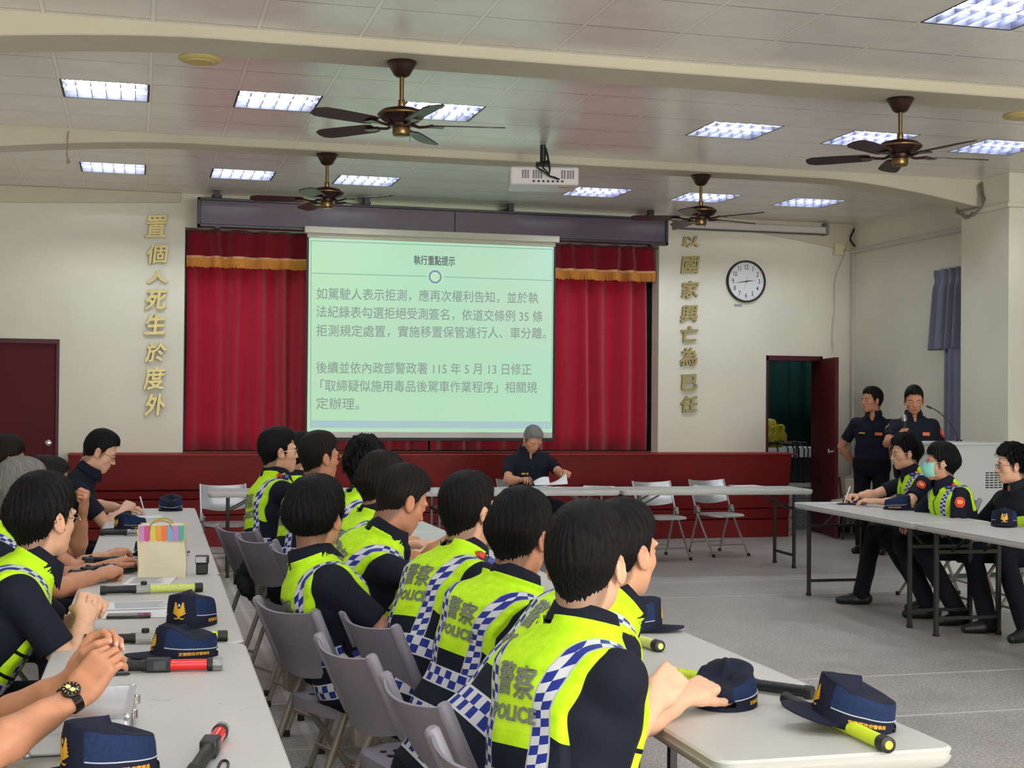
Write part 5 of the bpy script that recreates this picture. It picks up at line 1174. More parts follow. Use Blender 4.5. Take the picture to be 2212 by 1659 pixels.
def person(crown, pelvis, phi, head=(0, 0, 0), arms=None, hair='crop', hcol='black', skin=0, vest=True, label='', fine=False, stand=False, fat=1.0, mask=False, glasses=None,
           jacket=False, light=None, patch=False, tags=False, watch=None, group=None, knees=None, feet=None, thigh=10, text=True, chest=None, seed=0, short=False):
    rs = np.random.RandomState(seed+11); crown = A3(crown); pel = A3(pelvis)
    Hm = frame(*head); HS = 1.07; Hc = crown-Hm[:, 2]*HS*(.132+{'full': .012, 'tousled': .012, 'fade': .006, 'bald': -.01, 'thin': -.004}.get(hair, 0)); hu, hf = Hm[:, 2], Hm[:, 1]
    N = Hc-hu*.122-hf*.02+A3((0, 0, -.032)); t = nrm(N-pel); L = np.linalg.norm(N-pel); zs = .57/L if L > 0 else 1
    r0 = frame(phi)[:, 0]; r = nrm(r0-t*np.dot(r0, t)); f = np.cross(t, r); Tm = np.stack([r, f, t], 1); k = L/.57
    base = A3((pel[0], pel[1], 0)); fh = frame(phi)[:, 1]
    root = None
    # arms
    def loc2w(p): return pel+Tm @ (A3(p)*A3((1, 1, k)))
    LU, LF = .30, .25; AR = {}
    for sd, q in (('R', 1), ('L', -1)):
        S = loc2w((q*.182, -.012, .468)); A = (arms or {}).get(sd)
        if A is None:
            W = pel+r*q*.14+fh*.30+A3((0, 0, .12)) if not stand else S+A3((0, 0, -.50))+r*q*.06+fh*.06; A = dict(w=W, pose='relax')
        W = A3(A['w']); hint = A3(A.get('hint', r*q*.15+A3((0, 0, -1))-fh*.3)); E, W = ik(S, W, LU, LF, hint)
        ya = nrm(W-E); n0 = A3(A.get('n', (0, 0, 1))); za = nrm(n0-ya*np.dot(n0, ya)); xa = np.cross(ya, za)
        AR[sd] = (S, E, W, np.stack([xa, ya, za], 1), A.get('pose', 'relax'))
    # legs
    LG = []
    for i, q in enumerate((1, -1)):
        hip = pel+r0*q*.092+A3((0, 0, -.02))
        if stand:
            kn = hip+A3((0, 0, -.42))+fh*.015+r0*q*.01; an = A3((kn[0], kn[1], .085))-fh*.02
        else:
            sp = thigh*q if knees is None else knees[i]; fd = frame(phi+sp)[:, 1]; kn = hip+fd*.42; kn[2] = .50
            an = kn+fd*.03; an[2] = .09
            if feet is not None: an = A3(feet[i]); an[2] = .09
        LG.append((hip, kn, an, nrm(A3((an-kn)[:2].tolist()+[0])*.0+fh+r0*q*.25)))
    allp = [crown, pel, N]+[x for v in AR.values() for x in v[:3]]+[x for v in LG for x in v[:3]]
    # --- body: fine head, fine forearms, coarse rest, one mesh
    vh = .0024 if fine else .0038; va_ = .003 if fine else .004
    V, Q, at_ = head_mesh(vh); VS = [xfm(V, Hm*HS, Hc)]; QS = [Q]; AT = {a: [b] for a, b in at_.items()}; off = len(V)
    def app(V, Q, nail=None):
        nonlocal off
        VS.append(V); QS.append(Q+off); off += len(V)
        for a in AT: AT[a].append(nail if (a == 'nail' and nail is not None) else np.zeros(len(V)))
    for sd in 'RL':
        S, E, W, Am, pose = AR[sd]; V, Q, nail = arm_mesh(pose, sd, va_); app(xfm(V, Am, E), Q, nail)
    pts = np.array([pel-.2, pel+.2, N, N+.1]+[x for v in AR.values() for x in v[:2]]+[x for v in LG for x in v[:3]])
    s = SDF(pts.min(0)-.13, pts.max(0)+.13, .010)
    def torso_into(s, inf, kk=.02, z0=-.11, z1=.60, wr=0):
        X, Y, Z = s.full(); x, y, z = X-pel[0], Y-pel[1], Z-pel[2]
        lx, ly, lz = [Tm[0, i]*x+Tm[1, i]*y+Tm[2, i]*z for i in range(3)]; lz = lz/k
        e = torso_d(lx, ly, lz, inf, fat); e = np.maximum(e, np.maximum(z0-lz, lz-z1))
        if wr:
            ph = rs.uniform(0, 6, 6)
            e = e+wr*(np.sin(lz*38+lx*14*np.sign(lx)+ph[0]+1.5*np.sin(lx*11+ph[1]))*.55+np.sin(lx*27-lz*21+ph[2]+ly*12)*.35+np.sin(lz*63+ly*30+ph[3])*.22).astype(f32)
        s.put((slice(None),)*3, e.astype(f32), kk, 'u'); return lx, ly, lz
    torso_into(s, -.012)
    s.cone(N-t*.03, Hc-hu*.09-hf*.022, .054, .052, k=.012)
    for sd in 'RL':
        S, E, W, Am, pose = AR[sd]; s.cone(S, S+(E-S)*.5, .044, .045, k=.03).cone(S+(E-S)*.5, E, .045, .041, k=.02)
    for hip, kn, an, fd in LG: s.cone(hip, kn, .075, .052, k=.03).cone(kn, an, .050, .035, k=.02)
    V, Q = s.mesh(); app(V, Q)
    root = np_mesh('person', np.concatenate(VS)-base, np.concatenate(QS), SKINS[skin], attrs={a: np.concatenate(b) for a, b in AT.items()})
    root.location = base; tag(root, label, 'person', group)
    def part(name, V, Q, m, attrs=None): return np_mesh(name, V-base, Q, m, root, attrs=attrs)
    hM = M44(Hm*HS, Hc-base); tM = M44(Tm @ np.diag((1, 1, k)), pel-base)
    def hpart(name, mb, m, sm=35): o = mb.build(name, m, root, smooth=sm, fix=False); o.matrix_local = hM; return o
    V, Q = hair_mesh(hair, .0032, 2600 if fine else 1300); np_mesh('hair', V, Q, HAIRS[hcol], root, hM)
    for q in (-1, 1):
        mb = MB().ball((q*.0325, .0765, .003), .0132, 10); nb = len(mb.f); mb.cur = 1; mb.ball((q*.0325, .0868, .0022), .0060, 8, (1, .55, 1)); hpart('eye', mb, [M_EYEW, M_IRIS], 180)
    # --- shirt
    vs = .0065 if fine else .008
    pts = np.array([pel-.2, pel+.2, N]+[x for v in AR.values() for x in v[:2]]); s = SDF(pts.min(0)-.13, pts.max(0)+.12, vs)
    torso_into(s, .008 if not jacket else .022, wr=.0045, z0=-.02 if not jacket else -.12, z1=.565)
    for sd, q in (('R', 1), ('L', -1)):
        S, E, W, Am, pose = AR[sd]; d = E-S; kk = .70 if not jacket else 1.0; ph = rs.uniform(0, 6)
        s.ell(S-t*.008-r*q*.014, (.062, .062, .060), k=.035)
        e2 = S+d*kk; s.cone(S, e2, .058, .060 if not jacket else .06, k=.028)
        if jacket: s.cone(E, E+(W-E)*.9, .058, .046, k=.02)
        else: # flat hem
            u = nrm(d); sl, X, Y, Z = s.blk(e2-.1, e2+.1); e = (X-e2[0])*u[0]+(Y-e2[1])*u[1]+(Z-e2[2])*u[2]
            near = np.sqrt((X-e2[0])**2+(Y-e2[1])**2+(Z-e2[2])**2)-.085
            c_ = -np.maximum(-e-.0, near); h_ = np.clip(.5-.5*(s.d[sl]-c_)/.007, 0, 1); s.d[sl] = (c_*h_+s.d[sl]*(1-h_)+.007*h_*(1-h_)).astype(f32)
    s.cone(N-t*.035, N+t*.03, .078, .070, k=.025)
    # neck hole
    s.cone(N+t*.012, N+t*.15, .068, .078, k=.006, op='c'); s.cone(N+t*.0+f*.05, N-t*.06+f*.085, .035, .012, k=.006, op='c')
    V, Q = s.mesh(); part('shirt' if not jacket else 'jacket', V, Q, M_NAVY if not jacket else M_JACK)
    # collar: turned-down band round the neck
    def ringp(a, rr, zz, ff): return N+r*math.sin(a)*rr+(-f)*math.cos(a)*rr*ff+t*zz
    def cf(u, v):
        a = R_(-158)+R_(316)*u; pt = (abs(u-.5)*2)**6
        P = [(.0665, .026, 1.0), (.0655, .060, 1.0), (.0725, .061, 1.0), (.087+.02*pt, .012-.028*pt, 1.0)]
        q = v*3; i = min(int(q), 2); w_ = q-i; rr = P[i][0]+(P[i+1][0]-P[i][0])*w_; zz = P[i][1]+(P[i+1][1]-P[i][1])*w_
        nt = hu*.35+t*.65; o = ringp(a, rr, zz*1.0-.010*math.cos(a)*-1*0-.012*(1-math.cos(a))*.5, 1.0); return o-base
    mb = MB().sheet(cf, 40, 9, .003); mb.build('collar', M_NAVY if not jacket else M_JACK, root, smooth=60)
    # --- trousers, shoes
    pts = np.array([pel-.17, pel+.17]+[x for v in LG for x in v[:3]]); s = SDF(pts.min(0)-.12, pts.max(0)+.12, .0095)
    torso_into(s, .015, z0=-.14, z1=.045)
    for hip, kn, an, fd in LG:
        s.cone(hip, kn, .096, .072, k=.03).cone(kn, an+A3((0, 0, -.01)), .070, .062, k=.02)
    V, Q = s.mesh(); ph = rs.uniform(0, 6); V = V+.0016*np.sin(V[:, [2, 0, 1]]*38+ph); V[:, 2] = np.maximum(V[:, 2], .045); part('trousers', V, Q, M_TROU)
    for hip, kn, an, fd in LG:
        s = SDF(A3((an[0], an[1], .02))-.26, A3((an[0], an[1], .1))+.26, .008); g = A3((an[0], an[1], 0)); z_ = A3((0, 0, 1)); 
        s.cone(g-fd*.045+z_*.045, g+fd*.05+z_*.04, .042, .042, k=.02).cone(g+fd*.05+z_*.036, g+fd*.165+z_*.03, .046, .030, k=.03).cone(g-fd*.02+z_*.05, g-fd*.018+z_*.10, .042, .038, k=.02)
        V, Q = s.mesh(); V[:, 2] = np.maximum(V[:, 2], .002); part('shoe', V, Q, M_SHOE)
    mb = MB(); P = []
    for i in range(40):
        a = 2*math.pi*i/40; z = .038; aa, bb, cc = np.interp(z, TZ, TA)*fat+.018, np.interp(z, TZ, TB)*(1+(fat-1)*1.4)+.018, np.interp(z, TZ, TC); pw = 2/2.35
        P.append((aa*math.copysign(abs(math.sin(a))**pw, math.sin(a)), cc+bb*math.copysign(abs(math.cos(a))**pw, math.cos(a)), z))
    for i in range(40):
        p, q_ = Vector(P[i]), Vector(P[(i+1) % 40]); o_ = len(mb.v); n_ = Vector((p.y-q_.y, q_.x-p.x, 0)).normalized()*-.004; u_ = Vector((0, 0, .019)); mb.add([p-u_, q_-u_, q_+u_, p+u_, p-u_+n_, q_-u_+n_, q_+u_+n_, p+u_+n_], [(0, 1, 2, 3), (7, 6, 5, 4), (3, 2, 6, 7), (0, 4, 5, 1)])
    bo = mb.build('belt', M_BLK, root, smooth=60); bo.matrix_local = tM
    # --- vest
    if vest:
        vv = .0055 if fine else .007
        s = SDF((-.25, -.20, -.10), (.25, .20, .62), vv); X, Y, Z = s.full(); kz = 1.0
        e = torso_d(X+0*Z, Y+0*Z, Z+0*X, .024, fat); ph = rs.uniform(0, 6, 4)
        e = e+.0028*(np.sin(Z*30+X*16+ph[0]+1.4*np.sin(X*9+ph[1]))+.6*np.sin(X*30-Z*17+Y*15+ph[2])).astype(f32)
        s.put((slice(None),)*3, e.astype(f32), .02, 'u')
        Ti = np.linalg.inv(Tm @ np.diag((1, 1, k)))
        def tl(p): return Ti @ (A3(p)-pel)
        # shoulder straps ride over the shirt
        for q in (-1, 1): s.ell((q*.150, -.012, .472), (.062, .082, .068), k=.03)
        bodyd = s.d.copy(); cuts = []
        def cutcone(a, b, ra, rb):
            a = A3(a); b = A3(b); ab = b-a; L2 = ab @ ab
            def fn(X, Y, Z):
                x, y, z = X-a[0], Y-a[1], Z-a[2]; tt = np.clip((x*ab[0]+y*ab[1]+z*ab[2])/L2, 0, 1)
                return -(np.sqrt((x-tt*ab[0])**2+(y-tt*ab[1])**2+(z-tt*ab[2])**2)-(ra+(rb-ra)*tt))
            cuts.append(fn)
        for sd, q in (('R', 1), ('L', -1)):
            cutcone((q*.222, -.004, .435), (q*.232, 0, .18), .064, .075); cutcone((q*.235, .0, .50), (q*.25, 0, .40), .055, .06)
        cutcone((0, -.005, .530), (0, .004, .70), .084, .112); cutcone((0, .10, .55), (0, .17, .44), .060, .012)
        cuts.append(lambda X, Y, Z: np.minimum(np.abs(X)-(.098+.26*np.maximum(Z-.36, 0)+.0235*1.18+.024+.05*np.maximum(.5-Z, 0)*0), Z-.205))
        for a in cuts:
            c_ = a(X, Y, Z)+0*X; h_ = np.clip(.5-.5*(s.d-c_)/.006, 0, 1); s.d = c_*h_+s.d*(1-h_)+.006*h_*(1-h_)
        s.d = np.maximum(s.d, (-.055-Z)+0*X); s.d = np.maximum(s.d, (Z-.60)+0*X).astype(f32)
        V, Q = s.mesh(); cm = np.full(len(V), -1.)
        for a in cuts[:4]: cm = np.maximum(cm, a(V[:, 0], V[:, 1], V[:, 2]))
        trim = np.clip((cm+.006)/.002, 0, 1)
        vo = np_mesh('vest', V, Q, M_VEST, root, tM, attrs={'trim': trim})
        if text:
            mb = MB()
            def lay(txt, size, cx, cz, **kw):
                vs_, fs_ = glyphs(txt, size, extrude=.0006, **kw); vs_ = A3(vs_); px = vs_[:, 0]+cx; pz = vs_[:, 1]+cz
                a = np.interp(pz, TZ, TA)*fat+.024; b = np.interp(pz, TZ, TB)*(1+(fat-1)*1.4)+.024; c = np.interp(pz, TZ, TC); p = 2.35
                yy = c-b*np.maximum(1-(np.abs(px)/a)**p, .01)**(1/p)
                e = .0028*(np.sin(pz*30+px*16+ph[0]+1.4*np.sin(px*9+ph[1]))+.6*np.sin(px*30-pz*17+yy*15+ph[2]))
                mb.add(np.stack([px, yy+e-.0028-vs_[:, 2]*.8, pz], 1).tolist(), fs_)
            lay('警', .090, -.040, .412, sx=.86, bold=.0016, res=2); lay('察', .090, .040, .406, sx=.86, bold=.0016, res=2); lay('POLICE', .052, 0, .332, sx=.94, offset=.0022, res=2, spacing=1.08)
            o = mb.build('vest_lettering', M_VTXT, vo, smooth=0, fix=False)
    if vest and fine:
        for zz, yy in ((.115, .03), (-.005, .01)):
            aa = float(np.interp(zz, TZ, TA))*fat+.024
            mb = MB().box((aa+.018, yy, zz), (.05, .15, .095)); mb.cur = 1
            for i in range(5):
                for j in range(2): mb.cur = 1+((i+j) % 2); mb.box((aa+.0436, yy-.056+.028*i, zz+.014+(.028 if j else 0)-.014), (.0015, .028, .028))
            o = mb.build('pouch', [M_BLK, mat('check_white', (206, 208, 214), .5), mat('check_blue', (38, 52, 140), .5)], root, smooth=35); o.matrix_local = tM
    def tpart(name, mb, m, sm=35, bev=0): o = mb.build(name, m, root, smooth=sm, bevel=bev); o.matrix_local = tM; return o
    if light:      # red and blue shoulder lamp
        q = 1 if light == 'R' else -1
        mb = MB().box((q*.115, .012, .562), (.034, .055, .026)); mb.cur = 1; mb.box((q*.115, -.016, .567), (.036, .026, .026)); mb.cur = 2; mb.box((q*.115, .026, .567), (.036, .026, .026))
        tpart('shoulder_light', mb, [mat('lamp_base', (20, 20, 22), .4), mat('lamp_red', (200, 20, 30), .15, coat=.6), mat('lamp_blue', (24, 40, 170), .15, coat=.6)], 35, .004)
    if chest or tags:
        a_ = lambda x, z: (x, float(np.interp(z, TZ, TC)+(np.interp(z, TZ, TB)*(1+(fat-1)*1.4)+.012)*(1-(abs(x)/(np.interp(z, TZ, TA)*fat+.012))**2.35)**(1/2.35)), z)
        x, y, z = a_(.085, .36); tpart('name_bar', MB().box((x, y+.002, z), (.07, .008, .014), (0, 0, R_(-22))), mat('name_yellow', (232, 190, 50), .5))
        if tags:
            x, y, z = a_(-.085, .36); mb = MB().box((x, y+.002, z), (.075, .008, .036), (0, 0, R_(22))); mb.cur = 1
            for i in range(5): mb.box((x-.028+.014*i, y+.005-.0055*(2-i)*-1*.4, z-.006), (.006, .006, .008), (0, 0, R_(22)))
            tpart('chest_badge', mb, [mat('badge_orange', (238, 110, 70), .5), mat('name_yellow', (232, 190, 50), .5)])
        mb = MB()
        for z in (.42, .36, .30, .24, .18): x, y, zz = a_(0, z); mb.ball((x, y+.001, zz), .006, 6)
        tpart('shirt_button', mb, mat('navy_button', (40, 42, 60), .4))
    if patch:
        for sd in patch:
            S, E, W, Am, pose = AR[sd]; q = 1 if sd == 'R' else -1; u = nrm(E-S); c = S+(E-S)*.32; o_ = nrm(r*q*1.0+f*.55-u*np.dot(r*q+f*.55, u)); w_ = np.cross(u, o_)
            out = []
            for a in range(28):
                an = 2*math.pi*a/28; x = .036*math.copysign(abs(math.cos(an))**.7, math.cos(an)); z = .044*math.copysign(abs(math.sin(an))**.8, math.sin(an)); out.append((x*(1 if z > -.02 else .85), z))
            mb = MB()
            for j, (sc, hgt) in enumerate(((1, .0665), (.86, .0685), (.5, .0700))):
                mb.cur = j if j < 3 else 0
                P = []
                for x, z in out:
                    if j == 2: x, z = x*(1+.35*abs(z)/.04), z*.8-.002
                    a2 = x*sc/.066; P.append(c+o_*hgt*math.cos(a2)+w_*hgt*math.sin(a2)-u*z*sc-base)
                mb.add(P, [tuple(range(len(P)))])
            mb.build('arm_patch', ([mat('patch_orange', (236, 92, 60), .55), mat('patch_red', (206, 48, 44), .55), mat('patch_gold', (240, 150, 60), .5)] if sd == 'L' else [mat('chevron_gold', (232, 190, 50), .5), mat('chevron_black', (30, 28, 24), .6), mat('chevron_gold', (232, 190, 50), .5)]), root, smooth=0, fix=False)
    if glasses:
        m = {'gold': mat('gold_wire', (190, 160, 110), .25, metal=1), 'black': mat('black_frame', (24, 22, 24), .3), 'silver': CHROME}[glasses]; mb = MB()
        for q in (-1, 1):
            P = [(q*.034+.0225*math.cos(a), .101-.004*abs(math.cos(a)), -.002+.017*math.sin(a)) for a in [2*math.pi*i/20 for i in range(20)]]; mb.tube(P, .0014, 6, closed=True)
            mb.tube([(q*.056, .097, .003), (q*.072, .085, .006), (q*.0815, .03, .006), (q*.0835, -.012, .004), (q*.082, -.03, -.014)], .0014, 6)
        mb.tube([(-.0115, .1, .003), (0, .104, .006), (.0115, .1, .003)], .0014, 6); hpart('glasses', mb, m)
    if mask:
        def mf(u, v):
            a = R_(-74)+R_(148)*u; z = -.098+.098*v; ry = float(np.interp(v, (0, .2, .5, .78, 1), (.090, .110, .121, .117, .100))); return (.078*math.sin(a)*(.93 if v < .2 else 1), .008+ry*math.cos(a)**.8 if math.cos(a) > 0 else .008, z+.012*(1-math.cos(a)))
        mb = MB().sheet(mf, 24, 14, .002)
        for q in (-1, 1):
            for zz in (0, -.07): mb.tube([(q*.072, .04, zz-.01), (q*.083, .0, -.008 if zz == 0 else -.03), (q*.087, -.02, -.014)], .0013, 5)
        hpart('face_mask', mb, mat('mask_mint', (146, 214, 200), .8), 180)
    if watch:
        S, E, W, Am, pose = AR[watch]; mb = MB(); P = [(.034*math.cos(a), .232, .027*math.sin(a)) for a in [2*math.pi*i/24 for i in range(24)]]
        for i in range(24):
            p, q_ = Vector(P[i]), Vector(P[(i+1) % 24]); mb.bar(p, q_, .003, .020, (0, 1, 0)) if False else mb.box((p+q_)/2, ((q_-p).length*.94, .020, .0035), Matrix.Rotation(-math.atan2((q_-p).z, (q_-p).x), 3, 'Y'))
        wm = M44(Am, E-base); o = mb.build('watch_band', mat('watch_steel', (44, 40, 40), .3, metal=.8), root, smooth=0); o.matrix_local = wm
        mb = MB().lathe([(.0005, 0), (.021, 0), (.021, .008), (.018, .010), (.0005, .010)], (0, .232, .027), 28); mb.cur = 1
        mb.lathe([(.004, .0), (.0055, 0), (.0055, .0012), (.004, .0012)], (.006, .232, .037), 16).lathe([(.004, .0), (.0055, 0), (.0055, .0012), (.004, .0012)], (-.007, .230, .037), 16)
        for i in range(12): a = R_(30*i); mb.box((.0155*math.cos(a), .232+.0155*math.sin(a), .0374), (.004, .0012, .0012), (0, 0, a))
        c = mb.build('watch_face', [mat('watch_dark', (24, 20, 20), .15), mat('watch_gold', (200, 165, 90), .3, metal=.8)], o)
    return dict(root=root, AR=AR, base=base, Tm=Tm, pel=pel, k=k, tM=tM, hM=hM, Hm=Hm, Hc=Hc, N=N)
# ================================================================== THE PEOPLE
def crown_at(px, py, z): return atz(px, py, z)
GP = None
def V3(*a): return A3(a)
UP = (0, 0, 1)
# --- middle group, all turned to the right tables and looking to the front right
def mid(px, py, z, pel, phi, head, label, **k):
    c = aty(px, py, z); ph = phi; f = frame(ph)[:, 1]; r = frame(ph)[:, 0]
    arms = k.pop('arms', None)
    if arms is None:
        base = A3((1.42, c.y+.02, TH+.045)); arms = {'R': dict(w=(1.40, pel[1]-.14, TH+.05), pose='relax', hint=(-.3, -.8, -.6)), 'L': dict(w=(1.42, pel[1]+.22, TH+.05), pose='relax', hint=(-.3, .8, -.6))}
    return person(c, pel, phi, head, arms=arms, label=label, **k)
mid(648, 934, 8.8, (.98, 8.75, .53), 62, (60, 0, 0), 'person in dark uniform almost hidden between the two farthest yellow vests', hair='crop', skin=0, text=False)
mid(600, 924, 8.28, (.74, 8.16, .53), 78, (80, -2, 0), 'person in yellow vest with red shoulder lamp, leftmost of the middle group', hair='crop', skin=1, glasses='silver', light='R')
mid(690, 933, 7.72, (.86, 7.62, .53), 80, (66, 0, 0), 'person in yellow vest with gold glasses, sitting upright near the stage end', hair='crop', hcol='brownblack', skin=2, glasses='gold', fat=1.06)
mid(790, 944, 7.05, (.92, 6.95, .53), 74, (28, 2, 0), 'person with tousled black hair, seen from behind in front of the screen', hair='tousled', skin=1)
mid(833, 976, 6.38, (.88, 6.30, .53), 78, (58, 8, 0), 'person with brownish hair in yellow vest, leaning before the screen corner, right ear showing', hair='full', hcol='brownblack', skin=2)
mid(895, 1011, 5.6, (.76, 5.62, .53), 78, (70, 24, 0), 'person hunched forward in yellow vest with fist at the mouth', hair='fade', hcol='brownblack', skin=2,
    arms={'R': dict(w=(1.29, 5.42, 1.00), pose='fist', hint=(.3, -.6, -1), n=(.7, -.6, .4)), 'L': dict(w=(1.36, 5.74, 1.0), pose='fist', hint=(.3, .6, -1), n=(.3, .6, .5))})
mid(684, 1034, 5.1, (.78, 5.04, .53), 80, (36, 0, 0), 'person with thick black bowl hair, bare elbow out, sitting apart near the left tables', hair='bowl', skin=0, fine=True,
    arms={'R': dict(w=(1.10, 5.0, .70), pose='relax', hint=(0, -.6, -1)), 'L': dict(w=(1.06, 5.24, .67), pose='relax', hint=(0, .3, -1))})
mid(1012, 1021, 4.85, (.90, 4.70, .53), 70, (56, 0, 0), 'person with neat black hair, glasses and a red and blue lamp on the shoulder', hair='crop', skin=1, fine=True, glasses='silver', light='R')
mid(1136, 1056, 4.3, (1.00, 4.22, .53), 68, (46, 12, 0), 'person with broad dark vest and full black hair, seated second from the camera side', hair='full', skin=2, fine=True, fat=1.08)
mid(1345, 1082, 3.66, (.82, 3.62, .53), 72, (60, 2, 0), 'person mostly hidden behind the nearest head, only vest, ear and hair showing', hair='crop', skin=0, fine=True, arms={})
mid(1268, 1086, 3.08, (.88, 2.98, .53), 74, (38, 2, 0), 'person nearest the camera, seen from behind with forearms folded on the table', hair='crop', skin=1, fine=True, fat=1.04,
    arms={'L': dict(w=(1.37, 3.34, TH+.05), pose='relax', hint=(-.2, -1, -1), n=(.2, -.3, 1)), 'R': dict(w=(1.22, 3.17, TH+.085), pose='curl', hint=(-.8, -.3, -1), n=(.4, -.5, .8))})
# --- left tables
person((-.43, 3.30, 1.28), (-.64, 3.22, .53), 88, (70, 20, 0), hair='crop', skin=2, fine=True, label='person at the left edge with big dark wristwatch, forearms over the aluminium case', vest=True, watch='R',
       arms={'R': dict(w=(-.118, 3.26, .873), pose='raise', hint=(-.1, -.5, -1), n=(-.15, -.75, .7)), 'L': dict(w=(-.125, 3.42, .885), pose='raise', hint=(-.3, .5, -1), n=(-.2, .8, .6))})
person(crown_at(97, 1021, 1.285), (-.60, 4.80, .53), 84, (46, 2, 0), hair='full', skin=1, fine=True, glasses='gold', label='person with black hair and gold glasses, hands clasped on the second left table',
       arms={'R': dict(w=(-.150, 4.84, .82), pose='clasp', hint=(-.3, -1, -.6), n=(.2, -.75, .6)), 'L': dict(w=(-.140, 4.975, .82), pose='clasp', hint=(-.3, 1, -.6), n=(.2, .75, .6))})
person((-.455, 6.30, 1.275), (-.74, 6.33, .53), 88, (58, 6, 0), hair='crop', hcol='grey', skin=2, label='person with grey hair at the left edge, one hand on the table',
       arms={'R': dict(w=(-.13, 6.28, TH+.04), pose='curl', hint=(-.4, -1, -.4), n=(.1, -.2, 1)), 'L': dict(w=(-.12, 6.6, TH+.04), pose='relax')})
person((-.385, 7.15, 1.245), (-.66, 7.12, .53), 86, (62, 16, 0), hair='bald', hcol='brownblack', skin=2, label='person with thinning dark hair at the left tables, propping the face on one hand', glasses='gold',
       arms={'R': dict(w=(-.11, 7.02, TH+.04), pose='relax', hint=(-.4, -1, -.4)), 'L': dict(w=(-.245, 7.28, .975), pose='fist', hint=(.6, .5, -1), n=(.9, -.3, .3))})
person((-.76, 9.05, 1.30), (-.95, 9.02, .53), 88, (70, 0, 0), hair='long', hcol='brownblack', skin=0, label='person with long dark hair at the far left edge, before the maroon door')
person((-.16, 9.62, 1.315), (-.56, 9.70, .53), 90, (92, 26, 0), hair='fade', skin=1, fine=True, glasses='black', vest=False, label='person in dark polo shirt and glasses, bent over writing at the far left table', watch='L',
       arms={'R': dict(w=(-.065, 9.66, TH+.055), pose='pen', hint=(-.4, -1, -.5), n=(.2, -.3, .9)), 'L': dict(w=(-.06, 9.98, TH+.045), pose='relax', hint=(-.4, .8, -.5))})
# --- front
person(crown_at(1160, 925, 1.28), (3.84, 13.62, .53), 176, (166, 38, 0), hair='short', hcol='silver', skin=0, fine=True, vest=False, fat=1.15, chest=True, patch='L', label='person with grey hair in navy shirt, seated at the front table reading papers',
       arms={'R': dict(w=(3.62, 13.08, TH+.045), pose='pen', hint=(-1, -.1, -1.2), n=(-.1, -.2, 1)), 'L': dict(w=(4.06, 13.08, TH+.10), pose='pinch', hint=(1, -.1, -1.2), n=(.3, -.3, .8))})
# --- right
rc_ = crown_at(1952, 938, 1.305)
person(rc_, (rc_.x+.22, rc_.y-.06, .53), 282, (284, 6, 0), hair='tousled', skin=1, fine=True, glasses='gold', patch='L', light='L', label='person in yellow vest and glasses writing at the right tables', feet=((5.42, 9.75, 0), (5.75, 9.35, 0)),
       arms={'L': dict(w=(5.60, 9.86, TH+.045), pose='relax', hint=(.3, -1, -.4)), 'R': dict(w=(5.58, 10.14, TH+.06), pose='pen', hint=(.3, 1, -.5), n=(-.3, .2, .9))})
rc_ = crown_at(2035, 955, 1.27)
person(rc_, (rc_.x+.18, rc_.y-.03, .53), 276, (298, -2, 0), hair='full', skin=0, fine=True, glasses='silver', mask=True, patch='L', light='L', label='person in yellow vest and mint face mask at the right tables', feet=((5.55, 9.0, 0), (5.6, 8.7, 0)),
       arms={'L': dict(w=(rc_.x-.22, rc_.y-.12, .66), pose='relax', hint=(.3, -1, -.5)), 'R': dict(w=(rc_.x-.2, rc_.y+.14, .66), pose='relax', hint=(.3, 1, -.5))})
rc_ = crown_at(2186, 959, 1.27)
R3 = person(rc_, (rc_.x+.16, rc_.y-.03, .53), 262, (292, 2, 0), hair='tousled', skin=1, fine=True, glasses='black', vest=False, jacket=True, fat=1.08, label='person in open black and lime jacket and glasses at the right picture edge', feet=((5.6, 8.35, 0), (5.65, 8.0, 0)),
       arms={'L': dict(w=(rc_.x-.16, rc_.y-.20, .64), pose='relax', hint=(.3, -1, -.5)), 'R': dict(w=(rc_.x-.2, rc_.y+.16, .64), pose='relax', hint=(.3, 1, -.5))})
# --- standing
c = Vector(aty(1884, 836, 13.1)); person(c, (c.x+.01, c.y+.02, .93), 222, (266, 0, 0), hair='crop', skin=2, fine=True, vest=False, stand=True, chest=True, tags=True, patch='L', label='person standing in navy uniform by the open door, looking to the left',
       arms={'L': dict(w=(c.x+.20, c.y+.17, .90), pose='relax', hint=(.5, .4, -1)), 'R': dict(w=(c.x-.05, c.y+.26, .90), pose='relax', hint=(-.4, .5, -1))})
c = Vector(aty(1975, 834, 12.0))
person(c, (c.x+.03, c.y+.02, .92), 200, (206, 14, 0), hair='crop', skin=2, fine=True, vest=False, stand=True, chest=True, tags=True, patch='RL', fat=1.1, label='person standing in navy uniform behind the lectern, speaking into a microphone',
       arms={'R': dict(w=aty(1942, 944, 11.72), pose='grip', hint=(-.7, .2, -1), n=(-.5, -.85, .1)), 'L': dict(w=(c.x+.22, c.y-.20, 1.02), pose='relax', hint=(.6, .3, -1))})
S2C = c
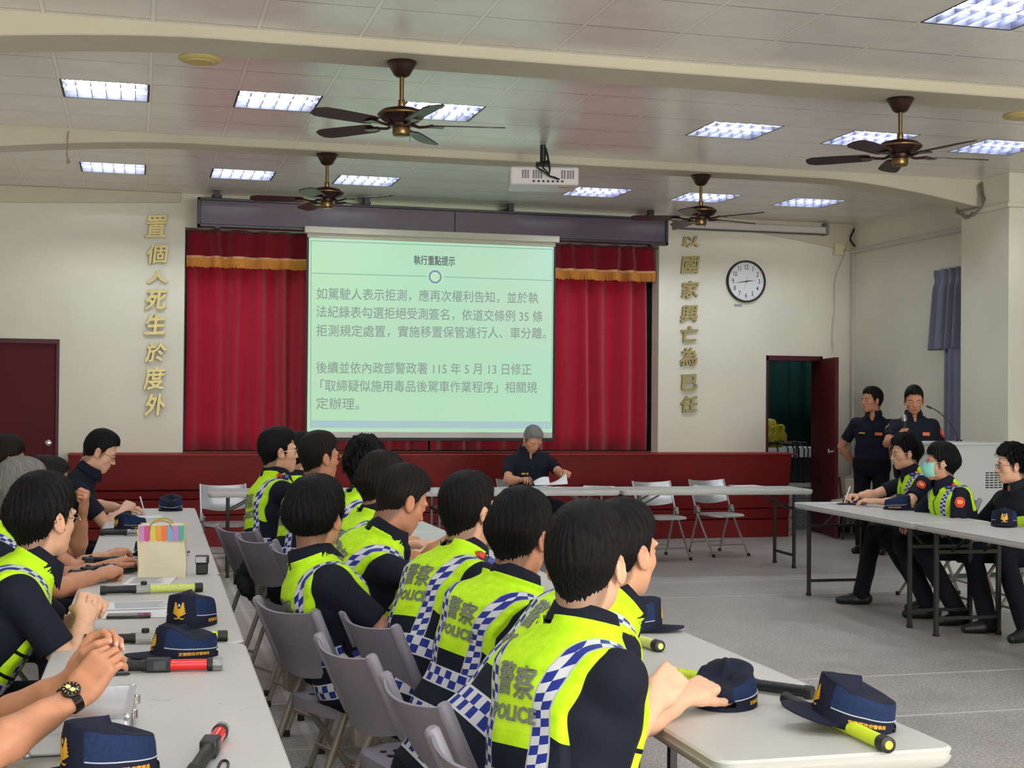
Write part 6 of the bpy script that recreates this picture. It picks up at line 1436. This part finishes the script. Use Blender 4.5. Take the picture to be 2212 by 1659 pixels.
# things held by people
def pen(a, b, m, label):
    a, b = Vector(a), Vector(b); t = thing('pen', label, 'pen', a, 0, 'pens'); d = b-a; q = Vector((0, 0, 1)).rotation_difference(d).to_matrix(); L = d.length
    MB().lathe([(.0004, 0), (.003, .012), (.0045, .016), (.0045, L*.75), (.0005, L*.75)], n=12, rot=q).build('barrel', m, t); MB().lathe([(.005, L*.7), (.005, L-.002), (.0005, L)], n=12, rot=q).build('pen_cap', m, t); return t
pen((.075, 9.60, TH+.004), (.035, 9.58, TH+.15), mat('pen_white', (220, 220, 224), .3), 'white pen in the hand of the man writing at the far left table')
pen((3.70, 12.93, TH+.012), (3.62, 12.97, TH+.12), mat('pen_black', (22, 22, 24), .3), 'black pen in the hand of the grey-haired man')
pen((5.44, 10.07, TH+.006), (5.49, 10.06, TH+.15), mat('pen_blue', (214, 214, 232), .3), 'pale pen in the hand of the writing officer on the right')
mc = thing('hand_microphone', 'grey-headed hand microphone held to the mouth of the speaking officer', 'microphone', aty(1956, 933, 11.66))
q = Vector((0, 0, 1)).rotation_difference(Vector((.03, .25, 1))).to_matrix()
MB().lathe([(.0005, -.06), (.013, -.06), (.015, .0), (.019, .10), (.0005, .10)], n=20, rot=q).build('mic_body', M_LEG, mc); MB().lathe([(.0005, .098), (.02, .098), (.026, .115), (.028, .135), (.024, .158), (.012, .17), (.0005, .172)], n=24, rot=q).build('mic_grille', mat('mic_mesh', (150, 148, 146), .35, metal=.7), mc)
# lime panels, hood and lettering on the open black jacket
T = R3['tM']
mb = MB()
for s_ in (-1, 1):
    def jp(u, v, s_=s_):
        x = s_*(.075+.10*u); z = .06+.30*v; a = float(np.interp(z, TZ, TA))*1.08+.03; b = float(np.interp(z, TZ, TB))*1.11+.03; return (x, float(np.interp(z, TZ, TC))+b*(1-min(.98, abs(x)/a)**2.35)**(1/2.35)+.004, z)
    mb.sheet(jp, 8, 10, .003)
o = mb.build('lime_panel', mat('jacket_lime', (190, 232, 40), .7), R3['root'], smooth=60); o.matrix_local = T
mb = MB()
def jt(txt, size, cx, cz):
    vs, fs = glyphs(txt, size, extrude=.001, offset=.0015, res=2); P = []
    for v in vs:
        x = v[0]*-1*-1+cx; z = v[1]+cz; a = float(np.interp(z, TZ, TA))*1.08+.024; b = float(np.interp(z, TZ, TB))*1.11+.024
        P.append((-x, float(np.interp(z, TZ, TC))+b*(1-min(.98, abs(x)/a)**2.35)**(1/2.35)+.007+v[2], z))
    mb.add(P, fs)
jt('警', .075, -.052, .30); jt('察', .075, .052, .30)
o = mb.build('jacket_lettering', mat('print_white', (214, 214, 216), .6), R3['root'], smooth=0, fix=False); o.matrix_local = T
